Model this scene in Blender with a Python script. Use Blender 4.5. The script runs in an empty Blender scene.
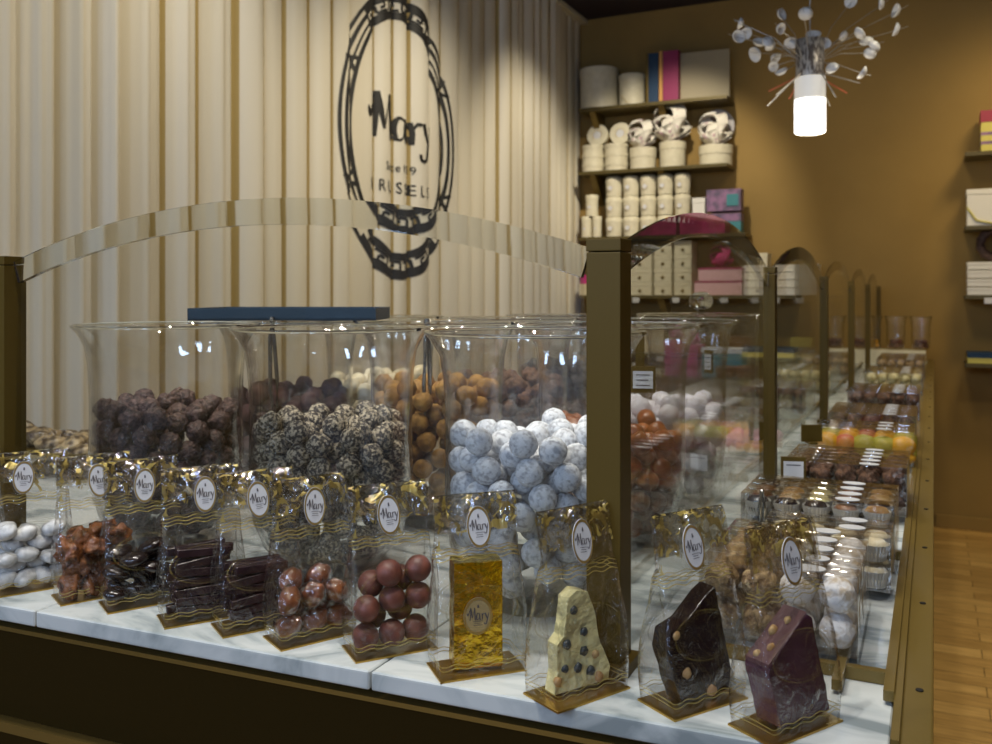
import bpy, bmesh, math, random
import numpy as np
from mathutils import Vector, Matrix, noise

random.seed(7)
C = bpy.context.scene.collection
sc = bpy.context.scene
TH = math.atan2(438, 905); CT, ST = math.cos(TH), math.sin(TH)
T = 0.95                      # height of the marble top
CX, CY, CZ = 0.291, -0.859, 1.32
F = 905.0

# ------------------------------------------------------------------ camera
cam = bpy.data.cameras.new('camera'); co = bpy.data.objects.new('camera', cam); C.objects.link(co)
co.location = (CX, CY, CZ); co.rotation_euler = (math.pi/2, 0, TH)
cam.sensor_width = 36; cam.lens = F/992*36; cam.shift_y = -76/992
cam.clip_start = 0.02
cam.dof.use_dof = True; cam.dof.focus_distance = 1.0; cam.dof.aperture_fstop = 9
sc.camera = co
sc.view_settings.view_transform = 'Standard'; sc.view_settings.look = 'None'
sc.view_settings.gamma = 1; sc.view_settings.use_curve_mapping = False
sc.view_settings.exposure = 0.0
sc.cycles.transparent_max_bounces = 48
sc.cycles.max_bounces = 14
sc.cycles.sample_clamp_indirect = 4.0

# ------------------------------------------------------------------ world and lights
w = bpy.data.worlds.new('world'); sc.world = w; w.use_nodes = True
w.node_tree.nodes['Background'].inputs[0].default_value = (0.80, 0.82, 1.0, 1)
w.node_tree.nodes['Background'].inputs[1].default_value = 0.16

def light(name, kind, loc, target, energy, color, size=0.5, size_y=None, spot=60, blend=0.5):
    l = bpy.data.lights.new(name, kind); o = bpy.data.objects.new(name, l); C.objects.link(o)
    l.energy = energy; l.color = color
    o.location = loc
    d = Vector(target)-Vector(loc); o.rotation_euler = d.to_track_quat('-Z', 'Y').to_euler()
    if kind == 'AREA':
        l.size = size
        if size_y: l.shape = 'RECTANGLE'; l.size_y = size_y
    if kind == 'SPOT':
        l.spot_size = math.radians(spot); l.spot_blend = blend; l.shadow_soft_size = size
    return o
WARM = (1.0, 0.89, 0.68); NEUT = (1.0, 0.93, 0.80); COOL = (0.62, 0.76, 1.0)
for wx_ in (-2.3, -0.95, 0.45):
    light('daylight_window', 'AREA', (wx_, -3.4, 2.6), (wx_*.4-.2, 0.3, 1.0), 24, (.50, .68, 1.0), .34, 1.05)
light('shop_window', 'AREA', (-0.6, -3.5, 1.35), (-0.4, 0, 1.25), 3.5, COOL, 3.0, 1.1)
for sx_, sy_ in ((-1.0, -.35), (-.35, -.45), (.25, -.55), (-.75, .55), (-.1, .6)):
    light('ceiling_spot', 'SPOT', (sx_, sy_, 3.1), (sx_*.8, sy_+.45, .95), 70, (1, .95, .86), 0.03, spot=75, blend=1)
light('ceiling_spot', 'SPOT', (-0.7, 1.0, 3.1), (-1.8, 1.3, 1.3), 75, WARM, 0.08, spot=95, blend=1)
light('ceiling_spot', 'SPOT', (-0.7, 2.3, 3.1), (-1.8, 2.6, 1.4), 90, WARM, 0.08, spot=85, blend=1)
light('ceiling_spot', 'SPOT', (-0.8, 3.5, 3.1), (-1.8, 4.0, 1.5), 70, WARM, 0.06, spot=75, blend=.8)
light('ceiling_spot', 'SPOT', (-0.9, 3.5, 3.1), (-1.25, 4.9, 1.75), 92, WARM, 0.05, spot=58, blend=.6)
light('ceiling_spot', 'SPOT', (0.95, 3.7, 3.1), (0.95, 4.9, 1.9), 95, (1.0, .80, .45), 0.25, spot=85, blend=1)
light('ceiling_spot', 'SPOT', (0.1, 2.9, 3.1), (0.1, 4.9, 1.7), 45, (1.0, .82, .50), 0.2, spot=85, blend=1)
light('ceiling_spot', 'SPOT', (0.8, 2.2, 3.1), (0.7, 2.8, 0.0), 150, WARM, 0.1, spot=90, blend=1)
light('ceiling_spot', 'SPOT', (0.1, 1.4, 3.1), (0.1, 1.4, 0.9), 24, NEUT, 0.06, spot=80, blend=1)
light('ceiling_spot', 'SPOT', (0.1, 3.6, 3.1), (0.0, 3.4, 0.9), 36, WARM, 0.06, spot=80, blend=1)

# ------------------------------------------------------------------ coordinate helpers
def rot_cam(X, Z):            # camera frame (right, forward) to the room
    return (CX + X*CT - Z*ST, CY + X*ST + Z*CT)
def on_top(px, py, h=0.0):    # pixel lying at height h above the marble
    Z = (CZ-T-h)*F/(py-296); return rot_cam((px-496)/F*Z, Z)
def x_at(px, y):
    a = (px-496)/F; d = y-CY
    return CX + d*(CT*a-ST)/(CT+ST*a)
def z_at(py, x, y):
    Z = -(x-CX)*ST + (y-CY)*CT
    return CZ - (py-296)/F*Z

# ------------------------------------------------------------------ materials
def new_mat(name):
    m = bpy.data.materials.new(name); m.use_nodes = True
    nt = m.node_tree; nt.nodes.clear()
    return m, nt, nt.nodes, nt.links
def N(nodes, t, **kw):
    n = nodes.new(t)
    for k, v in kw.items(): setattr(n, k, v)
    return n
def mth(nt, op, a, b=None):
    n = nt.nodes.new('ShaderNodeMath'); n.operation = op
    for i, v in enumerate((a, b)):
        if v is None: continue
        if isinstance(v, (int, float)): n.inputs[i].default_value = v
        else: nt.links.new(v, n.inputs[i])
    return n.outputs[0]
def pr(name, col, rough=0.5, metal=0, col2=None, nscale=20, ramp=(0.4, 0.6), bump=0, bscale=60, stretch=None, coat=0, emit=None, sss=0, ntype='noise', bdist=0.002, detail=6):
    m, nt, nd, lk = new_mat(name)
    out = N(nd, 'ShaderNodeOutputMaterial'); b = N(nd, 'ShaderNodeBsdfPrincipled')
    lk.new(b.outputs[0], out.inputs[0])
    b.inputs['Base Color'].default_value = (*col, 1); b.inputs['Roughness'].default_value = rough
    b.inputs['Metallic'].default_value = metal; b.inputs['Coat Weight'].default_value = coat
    tc = N(nd, 'ShaderNodeTexCoord'); mp = N(nd, 'ShaderNodeMapping'); lk.new(tc.outputs['Object'], mp.inputs[0])
    if stretch: mp.inputs['Scale'].default_value = stretch
    if col2:
        if ntype == 'noise':
            n = N(nd, 'ShaderNodeTexNoise'); n.inputs['Detail'].default_value = detail; o_ = n.outputs[0]
        else:
            n = N(nd, 'ShaderNodeTexVoronoi'); n.feature = 'F1'; o_ = n.outputs[0]
        n.inputs['Scale'].default_value = nscale; lk.new(mp.outputs[0], n.inputs['Vector'])
        r = N(nd, 'ShaderNodeValToRGB'); lk.new(o_, r.inputs[0])
        r.color_ramp.elements[0].position = ramp[0]; r.color_ramp.elements[1].position = ramp[1]
        r.color_ramp.elements[0].color = (*col, 1); r.color_ramp.elements[1].color = (*col2, 1)
        lk.new(r.outputs[0], b.inputs['Base Color'])
    if bump:
        n = N(nd, 'ShaderNodeTexNoise'); n.inputs['Scale'].default_value = bscale; n.inputs['Detail'].default_value = 5
        lk.new(mp.outputs[0], n.inputs['Vector'])
        bp = N(nd, 'ShaderNodeBump'); bp.inputs['Strength'].default_value = bump; bp.inputs['Distance'].default_value = bdist
        lk.new(n.outputs[0], bp.inputs['Height']); lk.new(bp.outputs[0], b.inputs['Normal'])
    if emit:
        b.inputs['Emission Color'].default_value = (*emit[0], 1); b.inputs['Emission Strength'].default_value = emit[1]
    if sss:
        b.inputs['Subsurface Weight'].default_value = sss; b.inputs['Subsurface Scale'].default_value = 0.01
    return m

def thin_glass(name, face=(.985, .99, .985), edge=(.55, .56, .52), ior=1.45, rough=0.0, bump=0, bscale=8, add=0.0, power=3.0, gain=1.0, bdist=0.01):
    """a clear sheet: what lies behind shows through, with Fresnel reflections"""
    m, nt, nd, lk = new_mat(name)
    out = N(nd, 'ShaderNodeOutputMaterial'); mx = N(nd, 'ShaderNodeMixShader')
    tr = N(nd, 'ShaderNodeBsdfTransparent'); gl = N(nd, 'ShaderNodeBsdfGlossy')
    gl.inputs['Roughness'].default_value = rough; gl.inputs['Color'].default_value = (1, 1, 1, 1)
    f0 = ((ior-1)/(ior+1))**2
    lw = N(nd, 'ShaderNodeLayerWeight'); lw.inputs[0].default_value = 0.5
    lb = N(nd, 'ShaderNodeLayerWeight'); lb.inputs[0].default_value = 0.5
    frv = mth(nt, 'ADD', mth(nt, 'MULTIPLY', mth(nt, 'POWER', lb.outputs['Facing'], 5.0), 1-f0), f0)
    p = mth(nt, 'POWER', lw.outputs['Facing'], power)
    cm = N(nd, 'ShaderNodeMix'); cm.data_type = 'RGBA'
    cm.inputs[6].default_value = (*face, 1); cm.inputs[7].default_value = (*edge, 1)
    lk.new(p, cm.inputs[0]); lk.new(cm.outputs[2], tr.inputs[0])
    f = mth(nt, 'MULTIPLY', frv, gain)
    if add: f = mth(nt, 'ADD', f, add)
    lk.new(f, mx.inputs[0]); lk.new(tr.outputs[0], mx.inputs[1]); lk.new(gl.outputs[0], mx.inputs[2])
    lk.new(mx.outputs[0], out.inputs[0])
    if bump:
        tc = N(nd, 'ShaderNodeTexCoord')
        n = N(nd, 'ShaderNodeTexNoise'); n.inputs['Scale'].default_value = bscale; n.inputs['Detail'].default_value = 1.5
        lk.new(tc.outputs['Object'], n.inputs['Vector'])
        bp = N(nd, 'ShaderNodeBump'); bp.inputs['Strength'].default_value = bump; bp.inputs['Distance'].default_value = bdist
        lk.new(n.outputs[0], bp.inputs['Height']); lk.new(bp.outputs[0], gl.inputs['Normal'])
        lk.new(bp.outputs[0], lb.inputs['Normal'])
    return m

def cello_print(name, header=False):
    """clear film with a gold print: wavy bands, an oval and (on the header) leaves"""
    m, nt, nd, lk = new_mat(name)
    out = N(nd, 'ShaderNodeOutputMaterial')
    tr = N(nd, 'ShaderNodeBsdfTransparent'); gl = N(nd, 'ShaderNodeBsdfGlossy'); gl.inputs['Roughness'].default_value = 0.06
    tr.inputs[0].default_value = (.955, .95, .945, 1) if not header else (.90, .88, .82, 1)
    fr = N(nd, 'ShaderNodeLayerWeight'); fr.inputs[0].default_value = 0.5
    tc = N(nd, 'ShaderNodeTexCoord')
    n = N(nd, 'ShaderNodeTexNoise'); n.inputs['Scale'].default_value = 30 if not header else 22; n.inputs['Detail'].default_value = 4
    n.inputs['Distortion'].default_value = 1.6
    lk.new(tc.outputs['Object'], n.inputs['Vector'])
    bp = N(nd, 'ShaderNodeBump'); bp.inputs['Strength'].default_value = 1.0 if header else .75; bp.inputs['Distance'].default_value = 0.016 if header else .011
    lk.new(n.outputs[0], bp.inputs['Height']); lk.new(bp.outputs[0], gl.inputs['Normal']); lk.new(bp.outputs[0], fr.inputs['Normal'])
    m1 = N(nd, 'ShaderNodeMixShader')
    f = mth(nt, 'ADD', mth(nt, 'MULTIPLY', mth(nt, 'POWER', fr.outputs['Facing'], 4.5), 0.9), 0.075 if not header else 0.30)
    lk.new(f, m1.inputs[0]); lk.new(tr.outputs[0], m1.inputs[1]); lk.new(gl.outputs[0], m1.inputs[2])
    uv = N(nd, 'ShaderNodeUVMap'); sp = N(nd, 'ShaderNodeSeparateXYZ'); lk.new(uv.outputs[0], sp.inputs[0])
    u, v = sp.outputs[0], sp.outputs[1]
    wav = mth(nt, 'ADD', v, mth(nt, 'MULTIPLY', mth(nt, 'SINE', mth(nt, 'MULTIPLY', u, 26.0)), 0.006))
    lines = mth(nt, 'GREATER_THAN', mth(nt, 'SINE', mth(nt, 'MULTIPLY', wav, 6.2832/0.022)), 0.72)
    def band(x, a, b): return mth(nt, 'MULTIPLY', mth(nt, 'GREATER_THAN', x, a), mth(nt, 'LESS_THAN', x, b))
    mask = mth(nt, 'MULTIPLY', lines, mth(nt, 'MAXIMUM', band(wav, .625, .69), band(wav, .045, .085)))
    du = mth(nt, 'MULTIPLY', mth(nt, 'SUBTRACT', u, 0.5), 0.46/0.19)
    dv = mth(nt, 'MULTIPLY', mth(nt, 'SUBTRACT', v, 0.37), 1/0.125)
    rr = mth(nt, 'SQRT', mth(nt, 'ADD', mth(nt, 'MULTIPLY', du, du), mth(nt, 'MULTIPLY', dv, dv)))
    ring = mth(nt, 'MULTIPLY', mth(nt, 'MAXIMUM', band(rr, .95, 1.0), band(rr, .84, .86)), 0.30)
    mask = mth(nt, 'MAXIMUM', mask, ring)
    n2 = N(nd, 'ShaderNodeTexNoise'); n2.inputs['Scale'].default_value = 6; n2.inputs['Detail'].default_value = 2; n2.inputs['Distortion'].default_value = 1.2
    lk.new(uv.outputs[0], n2.inputs['Vector'])
    leaf = mth(nt, 'MULTIPLY', mth(nt, 'GREATER_THAN', n2.outputs[0], 0.61 if not header else 0.585), mth(nt, 'GREATER_THAN', v, 0.70 if not header else 0.0))
    mask = mth(nt, 'MAXIMUM', mask, leaf)
    mask = mth(nt, 'MULTIPLY', mask, 0.62)
    au = N(nd, 'ShaderNodeBsdfPrincipled'); au.inputs['Base Color'].default_value = (.66, .50, .13, 1)
    au.inputs['Metallic'].default_value = .4; au.inputs['Roughness'].default_value = 0.30
    lk.new(bp.outputs[0], au.inputs['Normal'])
    m2 = N(nd, 'ShaderNodeMixShader'); lk.new(mask, m2.inputs[0]); lk.new(m1.outputs[0], m2.inputs[1]); lk.new(au.outputs[0], m2.inputs[2])
    lk.new(m2.outputs[0], out.inputs[0])
    return m

M = {}
M['bronze'] = pr('bronze', (.17, .115, .026), .38, .35, bump=.15, bscale=400, bdist=.0005)
M['bronze_paint'] = pr('bronze_paint', (.098, .062, .008), .5, .1, bump=.1, bscale=500, bdist=.0005)
M['brass'] = pr('brass', (.36, .25, .075), .33, .8)
M['wall'] = pr('wall_paint', (.285, .178, .046), .75, 0, col2=(.31, .195, .052), nscale=3, bump=.2, bscale=250, bdist=.001)
M['ceiling'] = pr('ceiling_paint', (.030, .020, .030), .8)
M['valley_gold'] = pr('curtain_valley_gold', (.44, .33, .13), .8)
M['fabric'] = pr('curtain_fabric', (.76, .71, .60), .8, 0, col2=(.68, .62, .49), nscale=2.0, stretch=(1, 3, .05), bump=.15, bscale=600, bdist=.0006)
M['ink'] = pr('black_print', (.018, .017, .016), .6)
M['cream'] = pr('cream_card', (.70, .65, .50), .55, col2=(.65, .60, .45), nscale=30)
M['white_card'] = pr('white_card', (.80, .78, .74), .5)
M['label_white'] = pr('label_paper', (.66, .66, .68), .45)
M['gold_rim'] = pr('gold_rim', (.80, .60, .22), .3, .9)
M['gold_board'] = pr('gold_board', (.50, .31, .07), .28, .9)
M['gold_foil'] = pr('gold_foil', (.78, .52, .03), .16, 1.0, bump=1.0, bscale=55, bdist=.006)
M['gold_label'] = pr('gold_label', (.55, .42, .20), .4, .3)
M['oval_paper'] = pr('oval_paper', (.46, .46, .46), .6)
M['grey_text'] = pr('grey_text', (.10, .09, .10), .6)
M['panelbrown'] = pr('panel_brown', (.030, .017, .002), .7, 0, bump=.1, bscale=300)
M['dark'] = pr('dark_recess', (.010, .007, .004), .9)
M['shelf'] = pr('shelf_metal', (.10, .075, .022), .45, .3)
M['pink'] = pr('pink_satin', (.52, .035, .20), .4, col2=(.36, .02, .13), nscale=15)
M['bookpink'] = pr('book_pink', (.24, .014, .085), .5)
M['dullboard'] = pr('dull_board', (.34, .29, .19), .6)
M['palepink'] = pr('pale_pink_card', (.82, .50, .58), .5)
M['blue'] = pr('blue_cover', (.006, .035, .09), .5)
M['teal'] = pr('teal_card', (.05, .22, .26), .5)
M['navy'] = pr('navy_tray', (.009, .032, .058), .45, bump=.1, bscale=200)
M['yellow'] = pr('yellow_card', (.62, .55, .12), .5)
M['orange'] = pr('orange_edge', (.55, .28, .08), .6)
M['lilac'] = pr('lilac_card', (.30, .16, .30), .5, col2=(.12, .09, .16), nscale=18)
M['beigebox'] = pr('beige_card', (.55, .47, .30), .6)
M['ribbon'] = pr('ribbon', (.78, .74, .66), .45, col2=(.45, .25, .33), nscale=28, ramp=(.58, .66))
M['greyribbon'] = pr('grey_ribbon', (.42, .40, .42), .45)
M['crimson'] = pr('crimson_band', (.32, .015, .05), .5)
M['steel'] = pr('steel', (.35, .35, .34), .25, 1)
M['porcelain'] = pr('porcelain', (.86, .84, .80), .35)
M['wire'] = pr('wire', (.50, .46, .40), .35, .7)
M['redtip'] = pr('red_tip', (.5, .12, .06), .4)
M['glass_panel'] = thin_glass('panel_glass', face=(.985, .99, .985), edge=(.70, .76, .72), ior=1.38, power=6)
M['jar'] = thin_glass('jar_glass', face=(.985, .985, .98), edge=(.34, .33, .30), ior=1.5, bump=.6, bscale=14, power=6, gain=1.25)
M['boxclear'] = thin_glass('clear_box', face=(.955, .955, .95), edge=(.70, .68, .65), ior=1.5, rough=.04, bump=.4, bscale=30, add=.07, gain=1.0, bdist=.01)
M['wrap'] = thin_glass('twist_wrap', face=(.93, .93, .92), edge=(.6, .6, .6), ior=1.5, rough=.08, bump=1, bscale=90, add=.07, bdist=.008)
M['cello'] = cello_print('cellophane'); M['header'] = cello_print('folded_cellophane', True)
def real_glass(name):
    m, nt, nd, lk = new_mat(name)
    out = N(nd, 'ShaderNodeOutputMaterial'); g = N(nd, 'ShaderNodeBsdfPrincipled')
    g.inputs['Transmission Weight'].default_value = 1; g.inputs['IOR'].default_value = 1.5; g.inputs['Roughness'].default_value = 0
    g.inputs['Base Color'].default_value = (.96, .99, .97, 1)
    lk.new(g.outputs[0], out.inputs[0]); return m
M['bevel'] = real_glass('bevelled_glass')
M['lamp_glow'] = pr('lit_shade', (.9, .88, .82), .4, emit=((1, .97, .90), 2.6))
M['lamp_dim'] = pr('dim_shade', (.8, .78, .72), .4, emit=((1, .95, .85), .35))
M['mesh'] = pr('wire_mesh', (.62, .57, .50), .4, .3, col2=(.16, .13, .11), nscale=160, ramp=(.45, .55), stretch=(1, 1, .25), bump=1, bscale=120)

M['panelbrown'].node_tree.nodes['Principled BSDF'].inputs['Specular IOR Level'].default_value = .08
M['bronze_paint'].node_tree.nodes['Principled BSDF'].inputs['Specular IOR Level'].default_value = .25
def marble():
    m, nt, nd, lk = new_mat('white_marble')
    out = N(nd, 'ShaderNodeOutputMaterial'); b = N(nd, 'ShaderNodeBsdfPrincipled'); lk.new(b.outputs[0], out.inputs[0])
    tc = N(nd, 'ShaderNodeTexCoord'); mp = N(nd, 'ShaderNodeMapping'); lk.new(tc.outputs['Object'], mp.inputs[0])
    mp.inputs['Rotation'].default_value = (0, 0, .7); mp.inputs['Scale'].default_value = (1, 2.6, 1)
    n = N(nd, 'ShaderNodeTexNoise'); n.inputs['Scale'].default_value = 5; n.inputs['Detail'].default_value = 9; n.inputs['Distortion'].default_value = 1.8
    lk.new(mp.outputs[0], n.inputs['Vector'])
    r = N(nd, 'ShaderNodeValToRGB'); lk.new(n.outputs[0], r.inputs[0])
    e = r.color_ramp.elements; e[0].position = .36; e[0].color = (.24, .28, .29, 1); e[1].position = .56; e[1].color = (.58, .61, .60, 1)
    k = e.new(.455); k.color = (.46, .50, .50, 1)
    lk.new(r.outputs[0], b.inputs['Base Color']); b.inputs['Roughness'].default_value = .22
    return m
M['marble'] = marble()
def wood_floor():
    m, nt, nd, lk = new_mat('oak_boards')
    out = N(nd, 'ShaderNodeOutputMaterial'); b = N(nd, 'ShaderNodeBsdfPrincipled'); lk.new(b.outputs[0], out.inputs[0])
    tc = N(nd, 'ShaderNodeTexCoord'); mp = N(nd, 'ShaderNodeMapping'); lk.new(tc.outputs['Object'], mp.inputs[0])
    br = N(nd, 'ShaderNodeTexBrick'); br.inputs['Scale'].default_value = 1
    br.inputs['Brick Width'].default_value = .9; br.inputs['Row Height'].default_value = .09; br.inputs['Mortar Size'].default_value = .0015
    br.inputs['Color1'].default_value = (.74, .46, .15, 1); br.inputs['Color2'].default_value = (.50, .29, .085, 1); br.inputs['Mortar'].default_value = (.12, .06, .015, 1)
    lk.new(mp.outputs[0], br.inputs['Vector'])
    n = N(nd, 'ShaderNodeTexNoise'); n.inputs['Scale'].default_value = 6; n.inputs['Detail'].default_value = 8
    mp2 = N(nd, 'ShaderNodeMapping'); mp2.inputs['Scale'].default_value = (1, 9, 1); lk.new(tc.outputs['Object'], mp2.inputs[0]); lk.new(mp2.outputs[0], n.inputs['Vector'])
    mx = N(nd, 'ShaderNodeMix'); mx.data_type = 'RGBA'; mx.blend_type = 'MULTIPLY'; mx.inputs[0].default_value = .55
    r = N(nd, 'ShaderNodeValToRGB'); lk.new(n.outputs[0], r.inputs[0]); r.color_ramp.elements[0].position = .3; r.color_ramp.elements[0].color = (.35, .3, .2, 1); r.color_ramp.elements[1].position = .65
    lk.new(br.outputs[0], mx.inputs[6]); lk.new(r.outputs[0], mx.inputs[7]); lk.new(mx.outputs[2], b.inputs['Base Color'])
    b.inputs['Roughness'].default_value = .32
    return m
M['floor'] = wood_floor()
# chocolates
M['t_dark'] = pr('dark_flaked_chocolate', (.040, .018, .014), .5, col2=(.15, .085, .068), nscale=150, ramp=(.44, .64), bump=1, bscale=170, bdist=.006)
M['t_frost'] = pr('sugar_speckled_chocolate', (.030, .020, .012), .6, col2=(.44, .37, .26), nscale=230, ramp=(.46, .58), bump=1, bscale=200, bdist=.005, detail=3)
M['t_white'] = pr('icing_dusted_chocolate', (.42, .43, .46), .75, col2=(.74, .76, .80), nscale=170, ramp=(.38, .52), bump=.7, bscale=140, bdist=.002)
M['t_cocoa'] = pr('cocoa_dusted_chocolate', (.21, .10, .020), .8, col2=(.38, .20, .042), nscale=60, bump=.8, bscale=160, bdist=.003)
M['t_red'] = pr('red_brown_chocolate', (.10, .030, .020), .5, col2=(.17, .055, .036), nscale=50, bump=.4, bscale=90)
M['t_maroon'] = pr('maroon_dusted_chocolate', (.085, .030, .028), .7, col2=(.14, .058, .052), nscale=50, bump=.5, bscale=120)
M['t_cream'] = pr('cream_truffle', (.66, .56, .36), .7, col2=(.75, .68, .50), nscale=60, bump=.6, bscale=120)
M['t_brown'] = pr('brown_flaked_chocolate', (.07, .030, .016), .7, col2=(.17, .08, .040), nscale=110, bump=1, bscale=160, bdist=.005)
M['t_black'] = pr('black_chocolate', (.016, .012, .011), .5, bump=.6, bscale=90)
M['caramel'] = pr('caramel', (.20, .055, .016), .30, col2=(.30, .10, .03), nscale=30, bump=.2, bscale=60)
M['pale'] = pr('pale_pink_dusted_chocolate', (.66, .62, .68), .7, col2=(.80, .77, .82), nscale=50, bump=.6, bscale=120)
M['dragee'] = pr('dragee_sugar', (.34, .34, .33), .55, col2=(.74, .74, .72), nscale=60, ramp=(.35, .6), bump=.5, bscale=120)
M['nut'] = pr('glazed_nut', (.09, .030, .010), .22, col2=(.30, .105, .032), nscale=60, bump=1, bscale=110, bdist=.008, coat=.4)
M['slab_dark'] = pr('dark_chocolate', (.018, .010, .008), .2, bump=.4, bscale=26, bdist=.008, coat=.3)
M['slab_purple'] = pr('milk_chocolate_slab', (.095, .032, .062), .25, col2=(.055, .018, .034), nscale=12, bump=.25, bscale=25, bdist=.006, coat=.3)
M['slab_cut'] = pr('cut_chocolate_edge', (.085, .030, .034), .5, bump=.6, bscale=90)
M['slab_white'] = pr('white_chocolate', (.74, .66, .32), .35, bump=1, bscale=28, bdist=.02)
M['berry'] = pr('blueberry', (.035, .045, .05), .4)
M['kernel'] = pr('pale_nut', (.55, .37, .16), .45, col2=(.40, .22, .08), nscale=80)
M['stick'] = pr('chocolate_stick', (.024, .011, .014), .26, col2=(.042, .020, .022), nscale=40, bump=.3, bscale=60, bdist=.004)
M['papercup'] = pr('paper_cup', (.46, .42, .34), .7, bump=.3, bscale=300)
M['coconut'] = pr('coconut_dusting', (.56, .46, .34), .8, col2=(.84, .81, .78), nscale=70, ramp=(.38, .5), bump=1, bscale=120, bdist=.004)
M['flake'] = pr('nut_flakes', (.16, .09, .04), .6, col2=(.44, .30, .14), nscale=130, ramp=(.4, .6), bump=1, bscale=150, bdist=.006)
M['marz_y'] = pr('yellow_marzipan', (.72, .36, .02), .4, bump=.2)
M['marz_g'] = pr('green_marzipan', (.36, .34, .04), .45, col2=(.48, .38, .05), nscale=20)
M['marz_r'] = pr('red_marzipan', (.50, .07, .06), .4, col2=(.60, .25, .05), nscale=12)
M['nougat'] = pr('nougat', (.42, .34, .14), .5, col2=(.60, .54, .30), nscale=50, bump=.6, bscale=90)
M['praline'] = pr('praline', (.20, .08, .025), .35, col2=(.12, .045, .015), nscale=30)
M['shell'] = pr('marbled_chocolate', (.05, .03, .014), .4, col2=(.35, .26, .14), nscale=45, ramp=(.42, .58), bump=.8, bscale=60)

# ------------------------------------------------------------------ mesh helpers
class MB:
    def __init__(s): s.v = []; s.f = []; s.uv = None
    def add(s, vs, fs):
        n = len(s.v); s.v += [tuple(p) for p in vs]; s.f += [tuple(i+n for i in f) for f in fs]; return s
    def box(s, c, d, rz=0, mat=None):
        hx, hy, hz = d[0]/2, d[1]/2, d[2]/2
        vs = [Vector((x*hx, y*hy, z*hz)) for x in (-1, 1) for y in (-1, 1) for z in (-1, 1)]
        R = mat or Matrix.Rotation(rz, 3, 'Z')
        vs = [R @ v + Vector(c) for v in vs]
        return s.add(vs, [(0, 1, 3, 2), (4, 6, 7, 5), (0, 4, 5, 1), (2, 3, 7, 6), (0, 2, 6, 4), (1, 5, 7, 3)])
    def span(s, x0, x1, y0, y1, z0, z1):
        return s.box(((x0+x1)/2, (y0+y1)/2, (z0+z1)/2), (x1-x0, y1-y0, z1-z0))
    def lathe(s, prof, n=32, c=(0, 0, 0), sx=1, sy=1, cap=True):
        vs = []; k = len(prof)
        for i in range(n):
            a = 2*math.pi*i/n
            for r, z in prof: vs.append((c[0]+r*math.cos(a)*sx, c[1]+r*math.sin(a)*sy, c[2]+z))
        fs = []
        for i in range(n):
            j = (i+1) % n
            for q in range(k-1): fs.append((i*k+q, j*k+q, j*k+q+1, i*k+q+1))
        if cap:
            if prof[0][0] > 1e-6: fs.append(tuple(i*k for i in range(n))[::-1])
            if prof[-1][0] > 1e-6: fs.append(tuple(i*k+k-1 for i in range(n)))
        return s.add(vs, fs)
    def tube(s, pts, r, n=8):
        pts = [Vector(p) for p in pts]; vs = []; fs = []
        rr = r if isinstance(r, (list, tuple)) else [r]*len(pts)
        for i, p in enumerate(pts):
            t = (pts[min(i+1, len(pts)-1)]-pts[max(i-1, 0)]).normalized()
            a = t.cross(Vector((0, 0, 1)))
            if a.length < .05: a = t.cross(Vector((0, 1, 0)))
            a.normalize(); b = t.cross(a)
            for k in range(n):
                an = 2*math.pi*k/n; vs.append(p+(a*math.cos(an)+b*math.sin(an))*rr[i])
        for i in range(len(pts)-1):
            for k in range(n):
                k2 = (k+1) % n; fs.append((i*n+k, i*n+k2, (i+1)*n+k2, (i+1)*n+k))
        fs.append(tuple(range(n))[::-1]); fs.append(tuple((len(pts)-1)*n+k for k in range(n)))
        return s.add(vs, fs)
    def prism(s, poly, y0, y1):   # polygon in x,z extruded along y
        n = len(poly); vs = [(x, y0, z) for x, z in poly]+[(x, y1, z) for x, z in poly]
        fs = [tuple(range(n)), tuple(range(2*n-1, n-1, -1))]+[(i, i+n, (i+1) % n+n, (i+1) % n) for i in range(n)]
        return s.add(vs, fs)
    def ball(s, c, r, n=2, sc_=(1, 1, 1), amp=0, fr=3, seed=0):
        b = bmesh.new(); bmesh.ops.create_icosphere(b, subdivisions=n, radius=1)
        vs = []
        for v in b.verts:
            p = v.co.copy(); k = 1 + (amp*noise.noise(p*fr+Vector((seed, seed*1.7, 0))) if amp else 0)
            vs.append((c[0]+p.x*k*r*sc_[0], c[1]+p.y*k*r*sc_[1], c[2]+p.z*k*r*sc_[2]))
        fs = [tuple(v.index for v in f.verts) for f in b.faces]; b.free()
        return s.add(vs, fs)
    def xf(s, Mx): s.v = [tuple(Mx @ Vector(p)) for p in s.v]; return s
    def mesh(s, name, smooth=False, bevel=0, seg=2, fixn=True):
        me = bpy.data.meshes.new(name); me.from_pydata(s.v, [], s.f)
        b = bmesh.new(); b.from_mesh(me)
        if fixn: bmesh.ops.recalc_face_normals(b, faces=b.faces)
        if bevel:
            es = [e for e in b.edges if len(e.link_faces) == 2 and e.calc_face_angle(0) > .5]
            bmesh.ops.bevel(b, geom=es, offset=bevel, segments=seg, affect='EDGES', profile=.7)
        b.to_mesh(me); b.free()
        if smooth is True:
            for p in me.polygons: p.use_smooth = True
        elif smooth:
            me.shade_smooth() if hasattr(me, 'shade_smooth') else None
            me.set_sharp_from_angle(angle=math.radians(smooth))
        me.update(); return me
    def build(s, name, mat, parent=None, smooth=False, bevel=0, seg=2, loc=None, fixn=True):
        me = s.mesh(name, smooth, bevel, seg, fixn); me.materials.append(M[mat] if isinstance(mat, str) else mat)
        return link(name, me, parent, loc)
def link(name, me, parent=None, loc=None, rot=None):
    o = bpy.data.objects.new(name, me); C.objects.link(o)
    if parent: o.parent = parent
    if loc is not None: o.location = loc
    if rot is not None: o.rotation_euler = rot
    return o
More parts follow.
